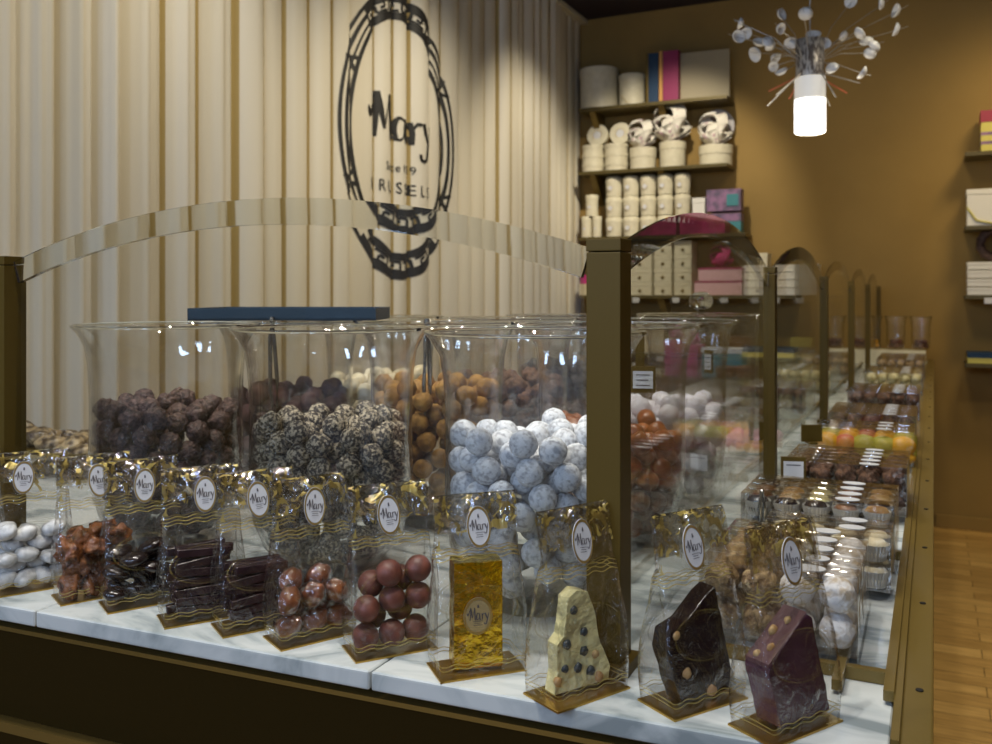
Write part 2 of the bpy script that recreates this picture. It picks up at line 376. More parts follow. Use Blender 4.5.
def tag(o, label=None, cat=None, group=None, kind=None):
    if label: o['label'] = label
    if cat: o['category'] = cat
    if group: o['group'] = group
    if kind: o['kind'] = kind
    return o
def thing(name, label, cat, loc=(0, 0, 0), rz=0, group=None):
    o = link(name, None, None, loc); o.rotation_euler = (0, 0, rz); return tag(o, label, cat, group)
def copy_tree(src, parent=None):
    c = src.copy(); C.objects.link(c); c.parent = parent
    for ch in list(src.children): copy_tree(ch, c)
    return c
def put(name, me, label, cat, group, loc, rot=(0, 0, 0), scale=None, mat=None):
    o = link(name, me, None, loc, rot)
    if scale: o.scale = scale
    return tag(o, label, cat, group)
def S(name, mb, mat, **k):
    o = mb.build(name, mat, **k); o['kind'] = 'structure'; return o

# ------------------------------------------------------------------ the room
YW, XW, ZC = 4.90, -1.86, 3.18
S('floor', MB().span(-2.2, 3.2, -4, YW+.05, -.05, 0), 'floor')
S('ceiling', MB().span(-2.2, 3.2, -2.5, YW+.05, ZC, ZC+.05), 'ceiling')
S('wall_back', MB().span(-2.2, 3.2, YW, YW+.1, 0, ZC), 'wall')
S('wall_left', MB().span(XW-.16, XW-.06, -2.0, YW, 0, ZC), 'wall')
S('wall_right', MB().span(3.1, 3.2, -2.5, YW, 0, ZC), 'wall')
S('baseboard_back', MB().span(.30, 3.1, YW-.018, YW-.001, 0, .075), 'wall', bevel=.004)

# the pleated curtain along the left wall
pleats = [-1.2]; random.seed(21)
while pleats[-1] < 4.86:
    y = pleats[-1]; base = .13 if y < 1.6 else (.150 if y < 3.7 else .115)
    pleats.append(y + base*random.uniform(.72, 1.3))
pleats[-1] = 4.89
PA = [random.uniform(.6, 1.15) for _ in pleats]; PB = [random.uniform(-.3, .3) for _ in pleats]
def curtain_x(y):
    import bisect
    i = max(0, min(len(pleats)-2, bisect.bisect_right(pleats, y)-1))
    u = min(1, max(0, (y-pleats[i])/(pleats[i+1]-pleats[i])))
    A = .062*PA[i]*(1 if pleats[i] < 4.5 else .3)
    s_ = math.sin(math.pi*u)
    if pleats[i] < 1.45: return XW + A*.95*(s_**.8) + .014*PB[i]*3*math.sin(2*math.pi*u)*s_ + .006*math.sin(6*math.pi*u)*s_ - .01
    return XW + A*(max(s_, 0)**.33) + .012*PB[i]*math.sin(2*math.pi*u)*s_ - .01
cb = MB(); ys = []
for i in range(len(pleats)-1):
    for k in range(22):
        t = k/22; t = t-.10*math.sin(2*math.pi*t)/1.0*.9 if True else t
        ys.append(pleats[i]+(pleats[i+1]-pleats[i])*max(0, t))
ys.append(pleats[-1]); ys = sorted(ys); zs = [.03, .8, 1.6, 2.4, ZC-.03]
vs = [(curtain_x(y)+.006*math.sin(y*9+z*1.1)*(z < 3), y, z) for y in ys for z in zs]; nz = len(zs)
# keep folds plumb: only the pleat profile matters
vs = [(curtain_x(y), y, z) for y in ys for z in zs]
fs = [(i*nz+k, (i+1)*nz+k, (i+1)*nz+k+1, i*nz+k+1) for i in range(len(ys)-1) for k in range(nz-1)]
cur = thing('pleated_curtain', 'tall cream pleated fabric curtain hanging along the left wall with black oval emblem', 'curtain', (0, 0, 0))
cc = cb.add(vs, fs).build('curtain_cloth', 'fabric', cur, smooth=True, fixn=False)
cc.data.materials.append(M['valley_gold'])
import bisect
for p in cc.data.polygons:      # darker gold on the faces in the narrow pleat valleys
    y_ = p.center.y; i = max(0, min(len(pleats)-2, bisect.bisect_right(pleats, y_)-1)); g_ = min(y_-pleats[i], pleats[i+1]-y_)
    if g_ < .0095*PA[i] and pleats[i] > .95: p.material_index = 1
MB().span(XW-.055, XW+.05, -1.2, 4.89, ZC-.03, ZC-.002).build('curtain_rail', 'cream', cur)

# ------------------------------------------------------------------ strokes (wordmark, emblem)
def ribbon(pts, ws, step=.02):
    """2-D brush stroke through pts with half-widths ws, returned as small quads"""
    P = [Vector((p[0], p[1])) for p in pts]; out = []
    n = len(P)
    def cr(a, b, c, d, t): return .5*((2*b)+(c-a)*t+(2*a-5*b+4*c-d)*t*t+(3*b-a-3*c+d)*t**3)
    for i in range(n-1):
        a, b, c, d = P[max(i-1, 0)], P[i], P[i+1], P[min(i+2, n-1)]
        m = max(2, int((c-b).length/step))
        for k in range(m+(i == n-2)):
            t = k/m; out.append((cr(a, b, c, d, t), ws[i]+(ws[i+1]-ws[i])*t))
    vs = []; fs = []
    for i, (p, w_) in enumerate(out):
        t = out[min(i+1, len(out)-1)][0]-out[max(i-1, 0)][0]
        nn = Vector((-t.y, t.x)).normalized() if t.length > 1e-9 else Vector((0, 1))
        for k in (-1, -.33, .33, 1): vs.append(p+nn*w_*k)
    for i in range(len(out)-1):
        for k in range(3): fs.append((i*4+k, (i+1)*4+k, (i+1)*4+k+1, i*4+k+1))
    return vs, fs
WORD = [  # handwritten wordmark in a box about 1.6 wide, 1 high
    ([(0, .62), (.035, .48), (.07, .47), (.27, .97)], [.02, .05, .045, .012]),
    ([(.26, .98), (.26, .6), (.22, .06)], [.02, .035, .04]),
    ([(.26, .98), (.33, .62), (.40, .24)], [.05, .05, .03]),
    ([(.40, .24), (.47, .60), (.56, .97)], [.012, .015, .012]),
    ([(.56, .98), (.58, .55), (.61, .06)], [.04, .05, .04]),
    ([(.88, .52), (.78, .56), (.70, .36), (.74, .10), (.86, .14), (.92, .38)], [.02, .03, .05, .04, .02, .012]),
    ([(.93, .56), (.94, .28), (.98, .08), (1.06, .14)], [.035, .05, .045, .012]),
    ([(1.12, .54), (1.14, .30), (1.14, .06)], [.03, .045, .03]),
    ([(1.14, .34), (1.22, .52), (1.30, .50)], [.012, .03, .045]),
    ([(1.36, .56), (1.42, .36), (1.50, .16)], [.05, .055, .02]),
    ([(1.64, .56), (1.54, .16), (1.44, -.22), (1.30, -.24), (1.28, -.12)], [.02, .045, .04, .035, .03])]
def word_mb(scale, ox=0, oz=0):
    vs_, fs_ = [], []
    for pts, ws in WORD:
        v, f = ribbon(pts, ws, .06); n = len(vs_); vs_ += v; fs_ += [tuple(i+n for i in q) for q in f]
    return [Vector((ox+(p.x-.82)*scale, oz+(p.y-.4)*scale)) for p in vs_], fs_
def text_mb(body, size):
    cu = bpy.data.curves.new('t', 'FONT'); cu.body = body; cu.size = size; cu.align_x = 'CENTER'; cu.resolution_u = 3
    o = bpy.data.objects.new('t', cu); C.objects.link(o)
    bpy.context.view_layer.update()
    me = bpy.data.meshes.new_from_object(o.evaluated_get(bpy.context.evaluated_depsgraph_get()))
    b = bmesh.new(); b.from_mesh(me)
    bmesh.ops.triangulate(b, faces=b.faces)
    for _ in range(2): bmesh.ops.subdivide_edges(b, edges=[e for e in b.edges if e.calc_length() > size*.12], cuts=1, use_grid_fill=False); bmesh.ops.triangulate(b, faces=b.faces)
    vs_ = [Vector((v.co.x, v.co.y)) for v in b.verts]; b.verts.index_update(); fs_ = [tuple(v.index for v in f.verts) for f in b.faces]
    b.free(); C.objects.unlink(o); bpy.data.objects.remove(o)
    return vs_, fs_
EY, EZ, EA, EB = 2.545, CZ+.70, .46, .62       # emblem centre and half axes
def on_curtain(name, vs_, fs_, parent, mat='ink', off=.0035):
    mb = MB()
    mb.add([(curtain_x(EY+p.x)+off, EY+p.x, EZ+p.y) for p in vs_], fs_)
    return mb.build(name, mat, parent, fixn=False)
emb = link('printed_emblem', None, cur); emb['label'] = 'black oval emblem with handwritten word'
ev, ef = [], []
def eadd(v, f):
    n = len(ev); ev.extend(v); ef.extend(tuple(i+n for i in q) for q in f)
def ering(k, hw, a0=0, a1=360):
    n = max(4, int(abs(a1-a0)/2.0)); pts = [(k_e(k, a0+(a1-a0)*i/n)) for i in range(n+1)]
    eadd(*ribbon(pts, [hw]*(n+1), .05))
def k_e(k, deg):
    a = math.radians(deg); return ((EA-.0+k)*math.cos(a), (EB+k)*math.sin(a))
ering(-.098, .010, 0, 360)
ering(0, .008, 0, 360)
for a0, a1 in ((-42, 52), (128, 222)):
    ering(-.034, .009, a0, a1); ering(-.068, .005, a0, a1)
for a0, a1 in ((228, 312), (52, 128)):
    ering(-.015, .017, a0, a1); ering(-.085, .010, a0, a1)
    nk = 6; st = (a1-a0)/nk
    for i in range(nk):
        b0 = a0+i*st+2
        g = [(-.068, 0), (-.068, .80), (-.030, .80), (-.030, .25), (-.052, .25), (-.052, .55)]
        for (r0, t0), (r1, t1) in zip(g[:-1], g[1:]):
            m = 3; eadd(*ribbon([k_e(r0+(r1-r0)*q/m, b0+st*(t0+(t1-t0)*q/m)) for q in range(m+1)], [.006]*(m+1), .03))
for a in (28, -24, 152, 204):
    for s1 in (-1, 1): eadd(*ribbon([k_e(-.10, a-4*s1), k_e(-.045, a), k_e(.01, a+4*s1)], [.008]*3, .02))
on_curtain('oval_border', ev, ef, emb)
wv, wf = word_mb(.30, .0, .0); wv = [Vector((p.x, p.y*.70+.05)) for p in wv]; on_curtain('written_word', wv, wf, emb)
tv, tf = text_mb('Since 1919', .052); on_curtain('date_line', [p+Vector((0, -.155)) for p in tv], tf, emb)
tv, tf = text_mb('B R U S S E L S', .072); on_curtain('town_line', [p+Vector((0, -.25)) for p in tv], tf, emb)

# ------------------------------------------------------------------ the counter
def edge_y(x): return -.142+.062*(x+.715)
XR = .259
cnt = thing('display_counter', 'long L-shaped shop counter with brown front and brass trim, white marble on top', 'counter', (0, 0, 0))
def strip(x0, x1, off0, off1, z0, z1):
    vs_ = [(x, edge_y(x)+o, z) for x in (x0, x1) for o in (off0, off1) for z in (z0, z1)]
    return MB().add(vs_, [(0, 1, 3, 2), (4, 6, 7, 5), (0, 4, 5, 1), (2, 3, 7, 6), (0, 2, 6, 4), (1, 5, 7, 3)])
strip(-1.6, .289, .03, .06, .80, .912).build('fascia_panel', 'panelbrown', cnt)
strip(-1.6, .290, .016, .05, .912, .917).build('trim_strip', 'brass', cnt)
strip(-1.6, .289, .04, .9, .917, .9305).build('shadow_gap', 'dark', cnt)
strip(-1.6, .290, .016, .055, .788, .800).build('trim_strip', 'brass', cnt)
strip(-1.6, .289, .05, .09, .06, .788).build('lower_panel', 'panelbrown', cnt)
MB().span(-.62, .270, .70, 4.84, .06, .9305).build('counter_body', 'panelbrown', cnt)
MB().span(.2705, .288, -.03, 4.84, .06, .92).build('side_panel', 'panelbrown', cnt)
MB().span(.2595, .2905, -.06, 4.84, .92, .957).build('edge_rail', 'bronze', cnt, bevel=.002)
MB().span(.259, .2595+.006, -.06, 4.84, .957, .961).build('rail_lip', 'bronze', cnt)
for i in range(18): MB().lathe([(.0034, 0), (.0034, .0012), (.001, .0016)], 10, (.279, .06+i*.262, .957)).build('rail_screw', 'dark', cnt)
# marble slabs
jx1 = x_at(370, edge_y(-.203)); jx0 = x_at(34, edge_y(-.68))
cuts = [-1.6, jx0, jx1]
for (a, b), lb in zip([(-1.6, jx0), (jx0, jx1), (jx1, XR)], ['white marble slab at the far left end of the counter front', 'white marble slab in the middle of the counter front under dark chocolate bags', 'white marble slab at the counter corner under the gold-wrapped bar']):
    a_, b_ = a+.0012, b-.0012
    v = [(a_, edge_y(a_), z) for z in (T-.019, T)]+[(b_, edge_y(b_), z) for z in (T-.019, T)]+[(b_, .698, z) for z in (T-.019, T)]+[(a_, .698, z) for z in (T-.019, T)]
    o = MB().add(v, [(1, 3, 5, 7), (0, 6, 4, 2), (0, 2, 3, 1), (2, 4, 5, 3), (4, 6, 7, 5), (6, 0, 1, 7)]).build('marble_slab', 'marble', bevel=.0035, seg=3)
    tag(o, lb, 'marble top')
tag(MB().span(-.62, XR-.0005, .70, 4.83, T-.019, T).build('marble_slab', 'marble', bevel=.002), 'long white marble slab running along the aisle to the back wall', 'marble top')

# ------------------------------------------------------------------ posts and arched glass
def make_post():
    t = thing('glass_support_post', 'x', 'post')
    MB().span(-.0175, .0175, -.0175, .0175, .012, .413).build('post_shaft', 'bronze_paint', t, bevel=.0012)
    MB().span(-.0178, .0178, -.0178, .0178, .414, .4262).build('post_cap', 'bronze_paint', t, bevel=.001)
    MB().span(-.025, .025, -.025, .025, 0, .0125).build('post_foot', 'bronze_paint', t, bevel=.0015)
    return t
p0 = make_post()
posts = [((0, 0), 'thick square bronze post at the counter corner in front of the jars'),
         ((-.9, 0), 'square bronze post at the left edge of the frame behind the bags'),
         ((0, .96), 'second bronze post along the aisle beside the first price card'),
         ((0, 1.92), 'third bronze post along the aisle beside the marzipan fruit box'),
         ((0, 2.88), 'fourth bronze post along the aisle counting from the corner'),
         ((0, 3.84), 'fifth bronze post along the aisle, second from the back'),
         ((0, 4.79), 'thinnest farthest bronze post beside the row of far jars')]
for i, ((x, y), lb) in enumerate(posts):
    p = p0 if i == 0 else copy_tree(p0)
    p.location = (x, y, T); p['label'] = lb; p['group'] = 'posts holding the arched glass'
    if i > 1: p.scale = (.86, .86, 1)

def arch(L, e0, pk):
    # outer top edge as a segmental arc from (0,e0) through (L/2,pk)
    s_ = pk-e0; R = (L*L/4+s_*s_)/(2*s_); zc = pk-R; out = []
    a = math.asin(L/2/R); n = 40
    for i in range(n+1):
        th = -a+2*a*i/n
        out.append((th, R, zc))
    return out
def make_panel(L, label, org, rz, group=None):
    t = thing('arched_glass_panel', label, 'glass panel', (org[0], org[1], T), rz, group)
    arc = arch(L, .418, .487); bw = .031
    o_ = [(L/2+R*math.sin(th), zc+R*math.cos(th)) for th, R, zc in arc]
    inn = [(min(max(L/2+(R-bw)*math.sin(th), 0), L), zc+(R-bw)*math.cos(th)) for th, R, zc in arc]
    h = .004
    # body: a pane up to the start of the bevel
    poly = [(0, .002)]+inn+[(L, .002)]
    mb = MB(); n = len(poly)
    vs_ = [(x, -h, z) for x, z in poly]+[(x, h, z) for x, z in poly]
    k = len(inn); fs_ = []
    mid = k//2
    fs_ = [tuple(range(n)), tuple(range(2*n-1, n-1, -1))]
    mb.add(vs_, fs_)
    for i in (0, n-2, n-1):
        j = (i+1) % n; mb.add([vs_[i], vs_[i+n], vs_[j+n], vs_[j]], [(0, 1, 2, 3)])
    mb.build('pane', 'glass_panel', t, fixn=False)
    # bevelled band: wedge, thinner towards the top edge
    mb = MB(); vs_ = []
    for (x0, z0), (x1, z1) in zip(inn, o_):
        vs_ += [(x0, -h, z0), (x1, -h, z1), (x1, h-.0036, z1), (x0, h, z0)]
    fs_ = []
    for i in range(len(inn)-1):
        for q in range(4): fs_.append((i*4+q, i*4+(q+1) % 4, (i+1)*4+(q+1) % 4, (i+1)*4+q))
    fs_ += [(0, 1, 2, 3), tuple(len(inn)*4-4+q for q in (3, 2, 1, 0))]
    mb.add(vs_, fs_).build('bevelled_edge', 'bevel', t)
    return t
make_panel(.9-.037, 'widest arched clear glass panel across the front, in front of the jars', (-.9+.0185, 0), 0)
for i, lb in enumerate(['nearest arched glass panel on the aisle side, between the corner post and the second', 'second arched glass panel down the aisle', 'third arched glass panel down the aisle', 'fourth arched glass panel down the aisle', 'farthest arched glass panel, last before the far jars']):
    make_panel((.96 if i < 4 else .95)-.036, lb, (0, .96*i+.018), math.pi/2, 'arched glass panels along the aisle')

# ------------------------------------------------------------------ truffle meshes and jars
def lump(name, mat, r, amp, fr, n=3, shape=(1, 1, 1), seeds=3, oct2=0):
    res = []
    for s_ in range(seeds):
        b = MB().ball((0, 0, 0), r, n, shape, amp, fr, seed=s_*7.3+len(name))
        if oct2:
            b.v = [tuple(Vector(v)*(1+oct2*noise.noise(Vector(v)/r*fr*3.1+Vector((s_*3, 0, 5))))) for v in b.v]
        me = b.mesh(name, True); me.materials.append(M[mat]); res.append(me)
    return res
def block_mesh(name, mat, d, bev, seg=3):
    me = MB().box((0, 0, 0), d).mesh(name, 35, bev, seg); me.materials.append(M[mat]); return me
def jar_rin(z):
    for (r0, z0), (r1, z1) in zip(JIN[:-1], JIN[1:]):
        if z0 <= z <= z1: return r0+(r1-r0)*(z-z0)/(z1-z0+1e-9)
    return .09
JPROF = [(0, .0), (.058, .0), (.064, .003), (.066, .007), (.060, .012), (.074, .020), (.092, .040), (.105, .075), (.1095, .13), (.1085, .19), (.109, .235), (.111, .270), (.116, .298), (.126, .316), (.1325, .324), (.1335, .3265), (.131, .3275)]
JIN = [(0, .020), (.05, .021), (.072, .028), (.089, .045), (.102, .078), (.1065, .13), (.1055, .19), (.106, .235), (.108, .270), (.113, .299), (.1235, .3175), (.129, .3255)]
jar_mesh = MB().lathe(JPROF + JIN[::-1], 72, cap=False).mesh('glass_jar', True); jar_mesh.materials.append(M['jar'])

rim_m = MB(); rim_m.tube([(.1325*math.cos(a*math.pi/36), .1325*math.sin(a*math.pi/36), .3262) for a in range(73)], .0023, 10)
rim_mesh = rim_m.mesh('rim', True); rim_mesh.materials.append(M['bevel'])
def pack(R_of, r, top, seed, cand=140, rect=None, z0=None, maxn=400, shape_top=None):
    rng = np.random.RandomState(seed); P = np.zeros((0, 3)); fails = 0
    while fails < 12 and len(P) < maxn:
        if rect:
            X = rng.uniform(-rect[0]+r, rect[0]-r, cand) if rect[0] > r else np.zeros(cand)
            Y = rng.uniform(-rect[1]+r, rect[1]-r, cand) if rect[1] > r else np.zeros(cand)
        else:
            q = np.sqrt(rng.uniform(0, 1, cand))*(.108-r); a = rng.uniform(0, 2*np.pi, cand); X = q*np.cos(a); Y = q*np.sin(a)
            q2 = rng.uniform(0, 1, cand) < .5
            X = np.where(q2, (.105-r)*np.cos(a), X); Y = np.where(q2, (.105-r)*np.sin(a), Y)
        Z = np.full(cand, (z0 if z0 is not None else .021)+r)
        if not rect:
            rad = np.hypot(X, Y)
            # rounded bottom: raise spheres so that they clear the bowl
            for k in range(cand):
                z = Z[k]
                while jar_rin(z-r*.45) - r*.9 < rad[k] - 1e-4 and z < .12: z += .004
                Z[k] = z
        if len(P):
            D2 = (X[:, None]-P[:, 0])**2+(Y[:, None]-P[:, 1])**2
            H = np.where(D2 < 4*r*r, P[:, 2]+np.sqrt(np.maximum(4*r*r-D2, 0)), 0)
            Z = np.maximum(Z, H.max(axis=1))
        k = int(np.argmin(Z + (.06*(X+.6*Y) if rect else -.008*np.hypot(X, Y))))
        lim = top if shape_top is None else top+shape_top(X[k], Y[k])
        if Z[k]+r > lim: fails += 1; continue
        P = np.vstack([P, [X[k], Y[k], Z[k]]])
    return P

def in_jar(loc, meshes, r, top, seed, name, label, cat, group, tilt=None, keep_all=False):
    P = pack(None, r, top, seed, shape_top=tilt)
    rnd = random.Random(seed)
    zmax = P[:, 2].max()
    toC = Vector((CX-loc[0], CY-loc[1])).normalized()
    for x, y, z in P:
        rad = math.hypot(x, y)
        facing = (x*toC.x+y*toC.y)
        outer = rad > .105-r-.042 and facing > -.062
        upper = z > zmax-3.2*r
        if not (outer or upper): continue
        put(name, rnd.choice(meshes), label, cat, group, (loc[0]+x, loc[1]+y, T+z), (rnd.uniform(0, 6.3), rnd.uniform(0, 6.3), rnd.uniform(0, 6.3)))

GX = (-.745, -.445, -.145); GY = (.15, .44, .73, 1.02)
def jar(x, y, label, scale=None):
    o = thing('glass_jar', label, 'jar', (x, y, T), 0, 'flared glass jars of truffles')
    link('bowl', jar_mesh, o); link('rim', rim_mesh, o)
    if scale: o.scale = scale
    return o
m_dark = lump('dark_truffle', 't_dark', .0155, .24, 2.6, oct2=.16)
m_frost = lump('speckled_truffle', 't_frost', .0154, .16, 2.4, oct2=.09)
m_white = lump('white_truffle', 't_white', .0163, .05, 2.0)
m_cocoa = lump('cocoa_truffle', 't_cocoa', .0157, .07, 2.2)
m_maroon = lump('maroon_truffle', 't_maroon', .0160, .10, 2.2)
m_cream = lump('cream_truffle', 't_cream', .0175, .10, 2.2)
m_brown = lump('brown_truffle', 't_brown', .0165, .25, 2.4, oct2=.14)
m_black = lump('black_chocolate', 't_black', .0165, .35, 2.0)
m_pale = lump('pale_truffle', 'pale', .0172, .16, 2.6)
m_car = []
for h_ in (.030, .024):
    me = MB().lathe([(.0, -h_/2), (.009, -h_/2), (.0125, -h_/2+.002), (.0145, -h_/4), (.0145, h_/4), (.0125, h_/2-.002), (.009, h_/2), (0, h_/2)], 20).mesh('caramel_sweet', True)
    me.materials.append(M['caramel']); m_car.append(me)

jar(GX[0], GY[0], 'leftmost flared glass jar, half full of rough dark truffles')
in_jar((GX[0], GY[0]), m_dark, .0152, .232, 11, 'dark_truffle', 'rough dark brown truffle in the leftmost front jar', 'truffle', 'dark truffles in the leftmost jar', tilt=lambda x, y: -x*.25)
jar(GX[1], GY[0], 'front glass jar of black and cream speckled truffles, middle of the front row')
in_jar((GX[1], GY[0]), m_frost, .0152, .222, 12, 'speckled_truffle', 'black and cream speckled truffle in the middle front jar', 'truffle', 'speckled truffles in the middle front jar')
jar(GX[2], GY[0], 'front glass jar of white dusted truffles next to the corner post')
in_jar((GX[2], GY[0]), m_white, .0162, .225, 13, 'white_truffle', 'white icing-dusted truffle in the jar next to the corner post', 'truffle', 'white truffles in the front jar')
jar(GX[0], GY[1], 'second-row glass jar of maroon truffles with the dark blue tray on its rim')
in_jar((GX[0], GY[1]), m_maroon, .0160, .222, 14, 'maroon_truffle', 'maroon dusted truffle in the jar under the blue tray', 'truffle', 'maroon truffles in the second-row jar')
jar(GX[1], GY[1], 'second-row glass jar of orange-brown cocoa truffles seen between the front jars')
in_jar((GX[1], GY[1]), m_cocoa, .0156, .245, 15, 'cocoa_truffle', 'orange-brown cocoa truffle in the jar between the speckled and white ones', 'truffle', 'cocoa truffles in the second-row jar')
jar(GX[2], GY[1], 'glass jar of caramels just right of the corner post')
in_jar((GX[2], GY[1]), m_car, .0155, .192, 16, 'caramel_sweet', 'glossy brown barrel-shaped caramel in the jar right of the corner post', 'caramel', 'caramels in the jar')
jar(GX[0], GY[2], 'third-row glass jar of cream-coloured truffles behind the maroon ones')
in_jar((GX[0], GY[2]), m_cream, .0175, .225, 17, 'cream_truffle', 'cream-coloured truffle in the third-row jar', 'truffle', 'cream truffles in the third-row jar')
jar(GX[1], GY[2], 'third-row glass jar of craggy brown truffles behind the white ones')
in_jar((GX[1], GY[2]), m_brown, .0165, .230, 18, 'brown_truffle', 'craggy brown truffle in the third-row jar behind the white ones', 'truffle', 'craggy brown truffles')
jar(GX[2], GY[2], 'glass jar of pale dusted truffles behind the caramel jar')
in_jar((GX[2], GY[2]), m_pale, .0172, .200, 19, 'pale_truffle', 'pale dusted truffle in the jar behind the caramels', 'truffle', 'pale truffles behind the caramels')
jar(GX[1], GY[3], 'farthest glass jar of black chocolates behind the craggy brown ones')
in_jar((GX[1], GY[3]), m_black, .0165, .235, 20, 'black_chocolate', 'black lumpy chocolate in the farthest jar', 'chocolate', 'black chocolates in the farthest jar')
lj = thing('lidded_glass_jar', 'empty glass jar closed by a domed lid with a round glass knob', 'jar', (GX[2], GY[3], T))
link('bowl', jar_mesh, lj)
MB().lathe([(0, .3295), (.132, .3295), (.133, .332), (.130, .3335), (.02, .336), (0, .336)], 48).build('lid', 'jar', lj, smooth=40)
MB().lathe([(0, .3365), (.008, .3365), (.009, .341), (.020, .347), (.0255, .358), (.023, .370), (.012, .378), (0, .379)], 32).build('knob', 'bevel', lj, smooth=True)

# the dark blue tray lying on the rim
bt = thing('serving_tray', 'dark blue flat tray lying across the jar rims', 'tray', (GX[0]+.008, GY[1], T+.3285), TH)
MB().span(-.158, .158, -.10, .10, 0, .004).build('tray_base', 'navy', bt)
rm = MB().span(-.158, .158, -.10, -.094, 0, .021); rm.span(-.158, .158, .094, .10, 0, .021); rm.span(-.158, -.152, -.094, .094, 0, .021); rm.span(.152, .158, -.094, .094, 0, .021)
rm.build('tray_rim', 'navy', bt)

# tongs hanging inside jars
def tongs(px, y, label, lean=.0):
    x = x_at(px, y)
    t = thing('serving_tongs', label, 'tongs', (x, y, T+.30), .4)
    for s_ in (-1, 1):
        MB().tube([(0, s_*.002, .028), (s_*.002, s_*.004, 0), (s_*.004+lean, s_*.006, -.07), (s_*.003+lean*1.4, s_*.003, -.115)], [.002, .0035, .0035, .002], 8).build('arm', 'steel', t)
    MB().lathe([(.004, -.003), (.006, 0), (.004, .005)], 12, (0, 0, .030)).build('hinge', 'steel', t)
    return t
tongs(272, .335, 'steel tongs hanging on the rim below the blue tray', .003)
tongs(427, .36, 'thin steel tongs hanging in the jar of orange-brown cocoa truffles')

# price signs
def sign(px, py0, py1, px1, y, label, tilt=-.25, rz=None, card=True, foot=True, lines=3):
    x0, x1 = x_at(px, y), x_at(px1, y); w_ = abs(x1-x0)
    zt, zb = z_at(py0, x0, y), z_at(py1, x0, y)
    h_ = zt-zb
    t = thing('price_sign', label, 'price sign', ((x0+x1)/2, y, zb), rz if rz is not None else TH*.6)
    MB().span(-w_/2, w_/2, 0, .004, 0, h_).build('holder', 'bronze_paint', t, bevel=.0008)
    if card:
        c = MB().span(-w_/2*.80, w_/2*.80, -.0012, -.0002, h_*.16, h_*.82).build('card', 'label_white', t)
        mb = MB()
        for k in range(lines):
            zz = h_*(.66-.40*k/max(1, lines-1 if lines > 1 else 1))
            mb.add([(-w_*.28, -.0016, zz), (w_*(.28-.06*(k % 2)), -.0016, zz), (w_*(.28-.06*(k % 2)), -.0016, zz+h_*.04), (-w_*.28, -.0016, zz+h_*.04)], [(0, 1, 2, 3)])
        mb.build('written_lines', 'grey_text', c)
    if foot: MB().span(-w_*.2, w_*.2, -.012, .02, -.004, 0).build('stand', 'bronze_paint', t)
    return t
s1 = sign(631, 366, 392, 655, .315, 'brown sign with white card clipped in front of the caramels', foot=False)
MB().span(-.010, .002, .001, .005, .02, .075).build('hanger', 'bronze_paint', s1)
s2 = sign(703, 350, 373, 713, .90-.03, 'narrow brown sign with white card leaning beside the lidded jar', foot=False, rz=-.5)

# ------------------------------------------------------------------ cellophane bags
BW, BD, BH = .085, .046, .169
def lean(z): return .20*max(0, z-.130)
def bag_mesh(seed, bulge=.004):
    mb = MB(); uvs = []; nl = 22; nf = 14; nd = 5
    for i in range(nl+1):
        v = i/nl; z = v*BH
        k = 1-min(1, v/.72); k = k**.55 if k > 0 else 0
        D = .0022 + (BD-.0022)*k*(1+(.14*math.sin(math.pi*v/.55) if v < .55 else 0))
        W = BW*(1+.02*math.sin(v*3.1)+(.07*math.sin(math.pi*v/.55) if v < .55 else 0)); inset = (1-k)*0
        ring = []
        for a in range(nf): ring.append((-W/2+W*a/nf, -D/2, a/nf))
        for a in range(nd): ring.append((W/2 - (0), -D/2+D*a/nd, 1))
        for a in range(nf): ring.append((W/2-W*a/nf, D/2, 1-a/nf))
        for a in range(nd): ring.append((-W/2, D/2-D*a/nd, 0))
        for j, (x, y, u) in enumerate(ring):
            q = Vector((x*26, y*26+seed*3.3, z*20))
            am = .0022*min(1, v*5) if v < .8 else .0011
            x2 = x + am*.6*noise.noise(q); y2 = y + am*1.3*noise.noise(q+Vector((9, 3, 1)))
            if abs(abs(x)-W/2) < 1e-6 and abs(y) < D/2*.9: x2 -= math.copysign(min(.006, D*.22)*(1-abs(y)/(D/2)), x)*min(1, v*4)
            mb.v.append((x2, y2+lean(z), z)); uvs.append((u, v))
    n = 2*(nf+nd)
    for i in range(nl):
        for j in range(n):
            j2 = (j+1) % n; mb.f.append((i*n+j, i*n+j2, (i+1)*n+j2, (i+1)*n+j))
    me = bpy.data.meshes.new('cellophane'); me.from_pydata(mb.v, [], mb.f)
    ul = me.uv_layers.new(name='UVMap')
    for lp in me.loops: ul.data[lp.index].uv = uvs[lp.vertex_index]
    for p in me.polygons: p.use_smooth = True
    me.materials.append(M['cello']); return me
def header_mesh(seed):
    vs_ = []; uvs = []; nx, ny = 12, 7
    path = [(-.0030, .036), (-.0034, .024), (-.0034, .012), (-.0026, .003), (0, 0), (.0026, .003), (.0034, .014), (.0030, .034)]
    for a in range(nx+1):
        for b, (y, dz) in enumerate(path):
            x = -BW/2*1.01+BW*1.02*a/nx
            q = Vector((x*30, y*30+seed, dz*40))
            vs_.append((x, y+.0022*noise.noise(q)+lean(BH-dz), BH+.001-dz)); uvs.append((a/nx, (b+seed*2.1)/7))
    k = len(path)
    fs_ = [(a*k+b, (a+1)*k+b, (a+1)*k+b+1, a*k+b+1) for a in range(nx) for b in range(k-1)]
    me = bpy.data.meshes.new('folded_header'); me.from_pydata(vs_, [], fs_)
    ul = me.uv_layers.new(name='UVMap')
    for lp in me.loops: ul.data[lp.index].uv = uvs[lp.vertex_index]
    for p in me.polygons: p.use_smooth = True
    me.materials.append(M['header']); return me
def oval_me(rx, rz, rim, y=0):
    pass
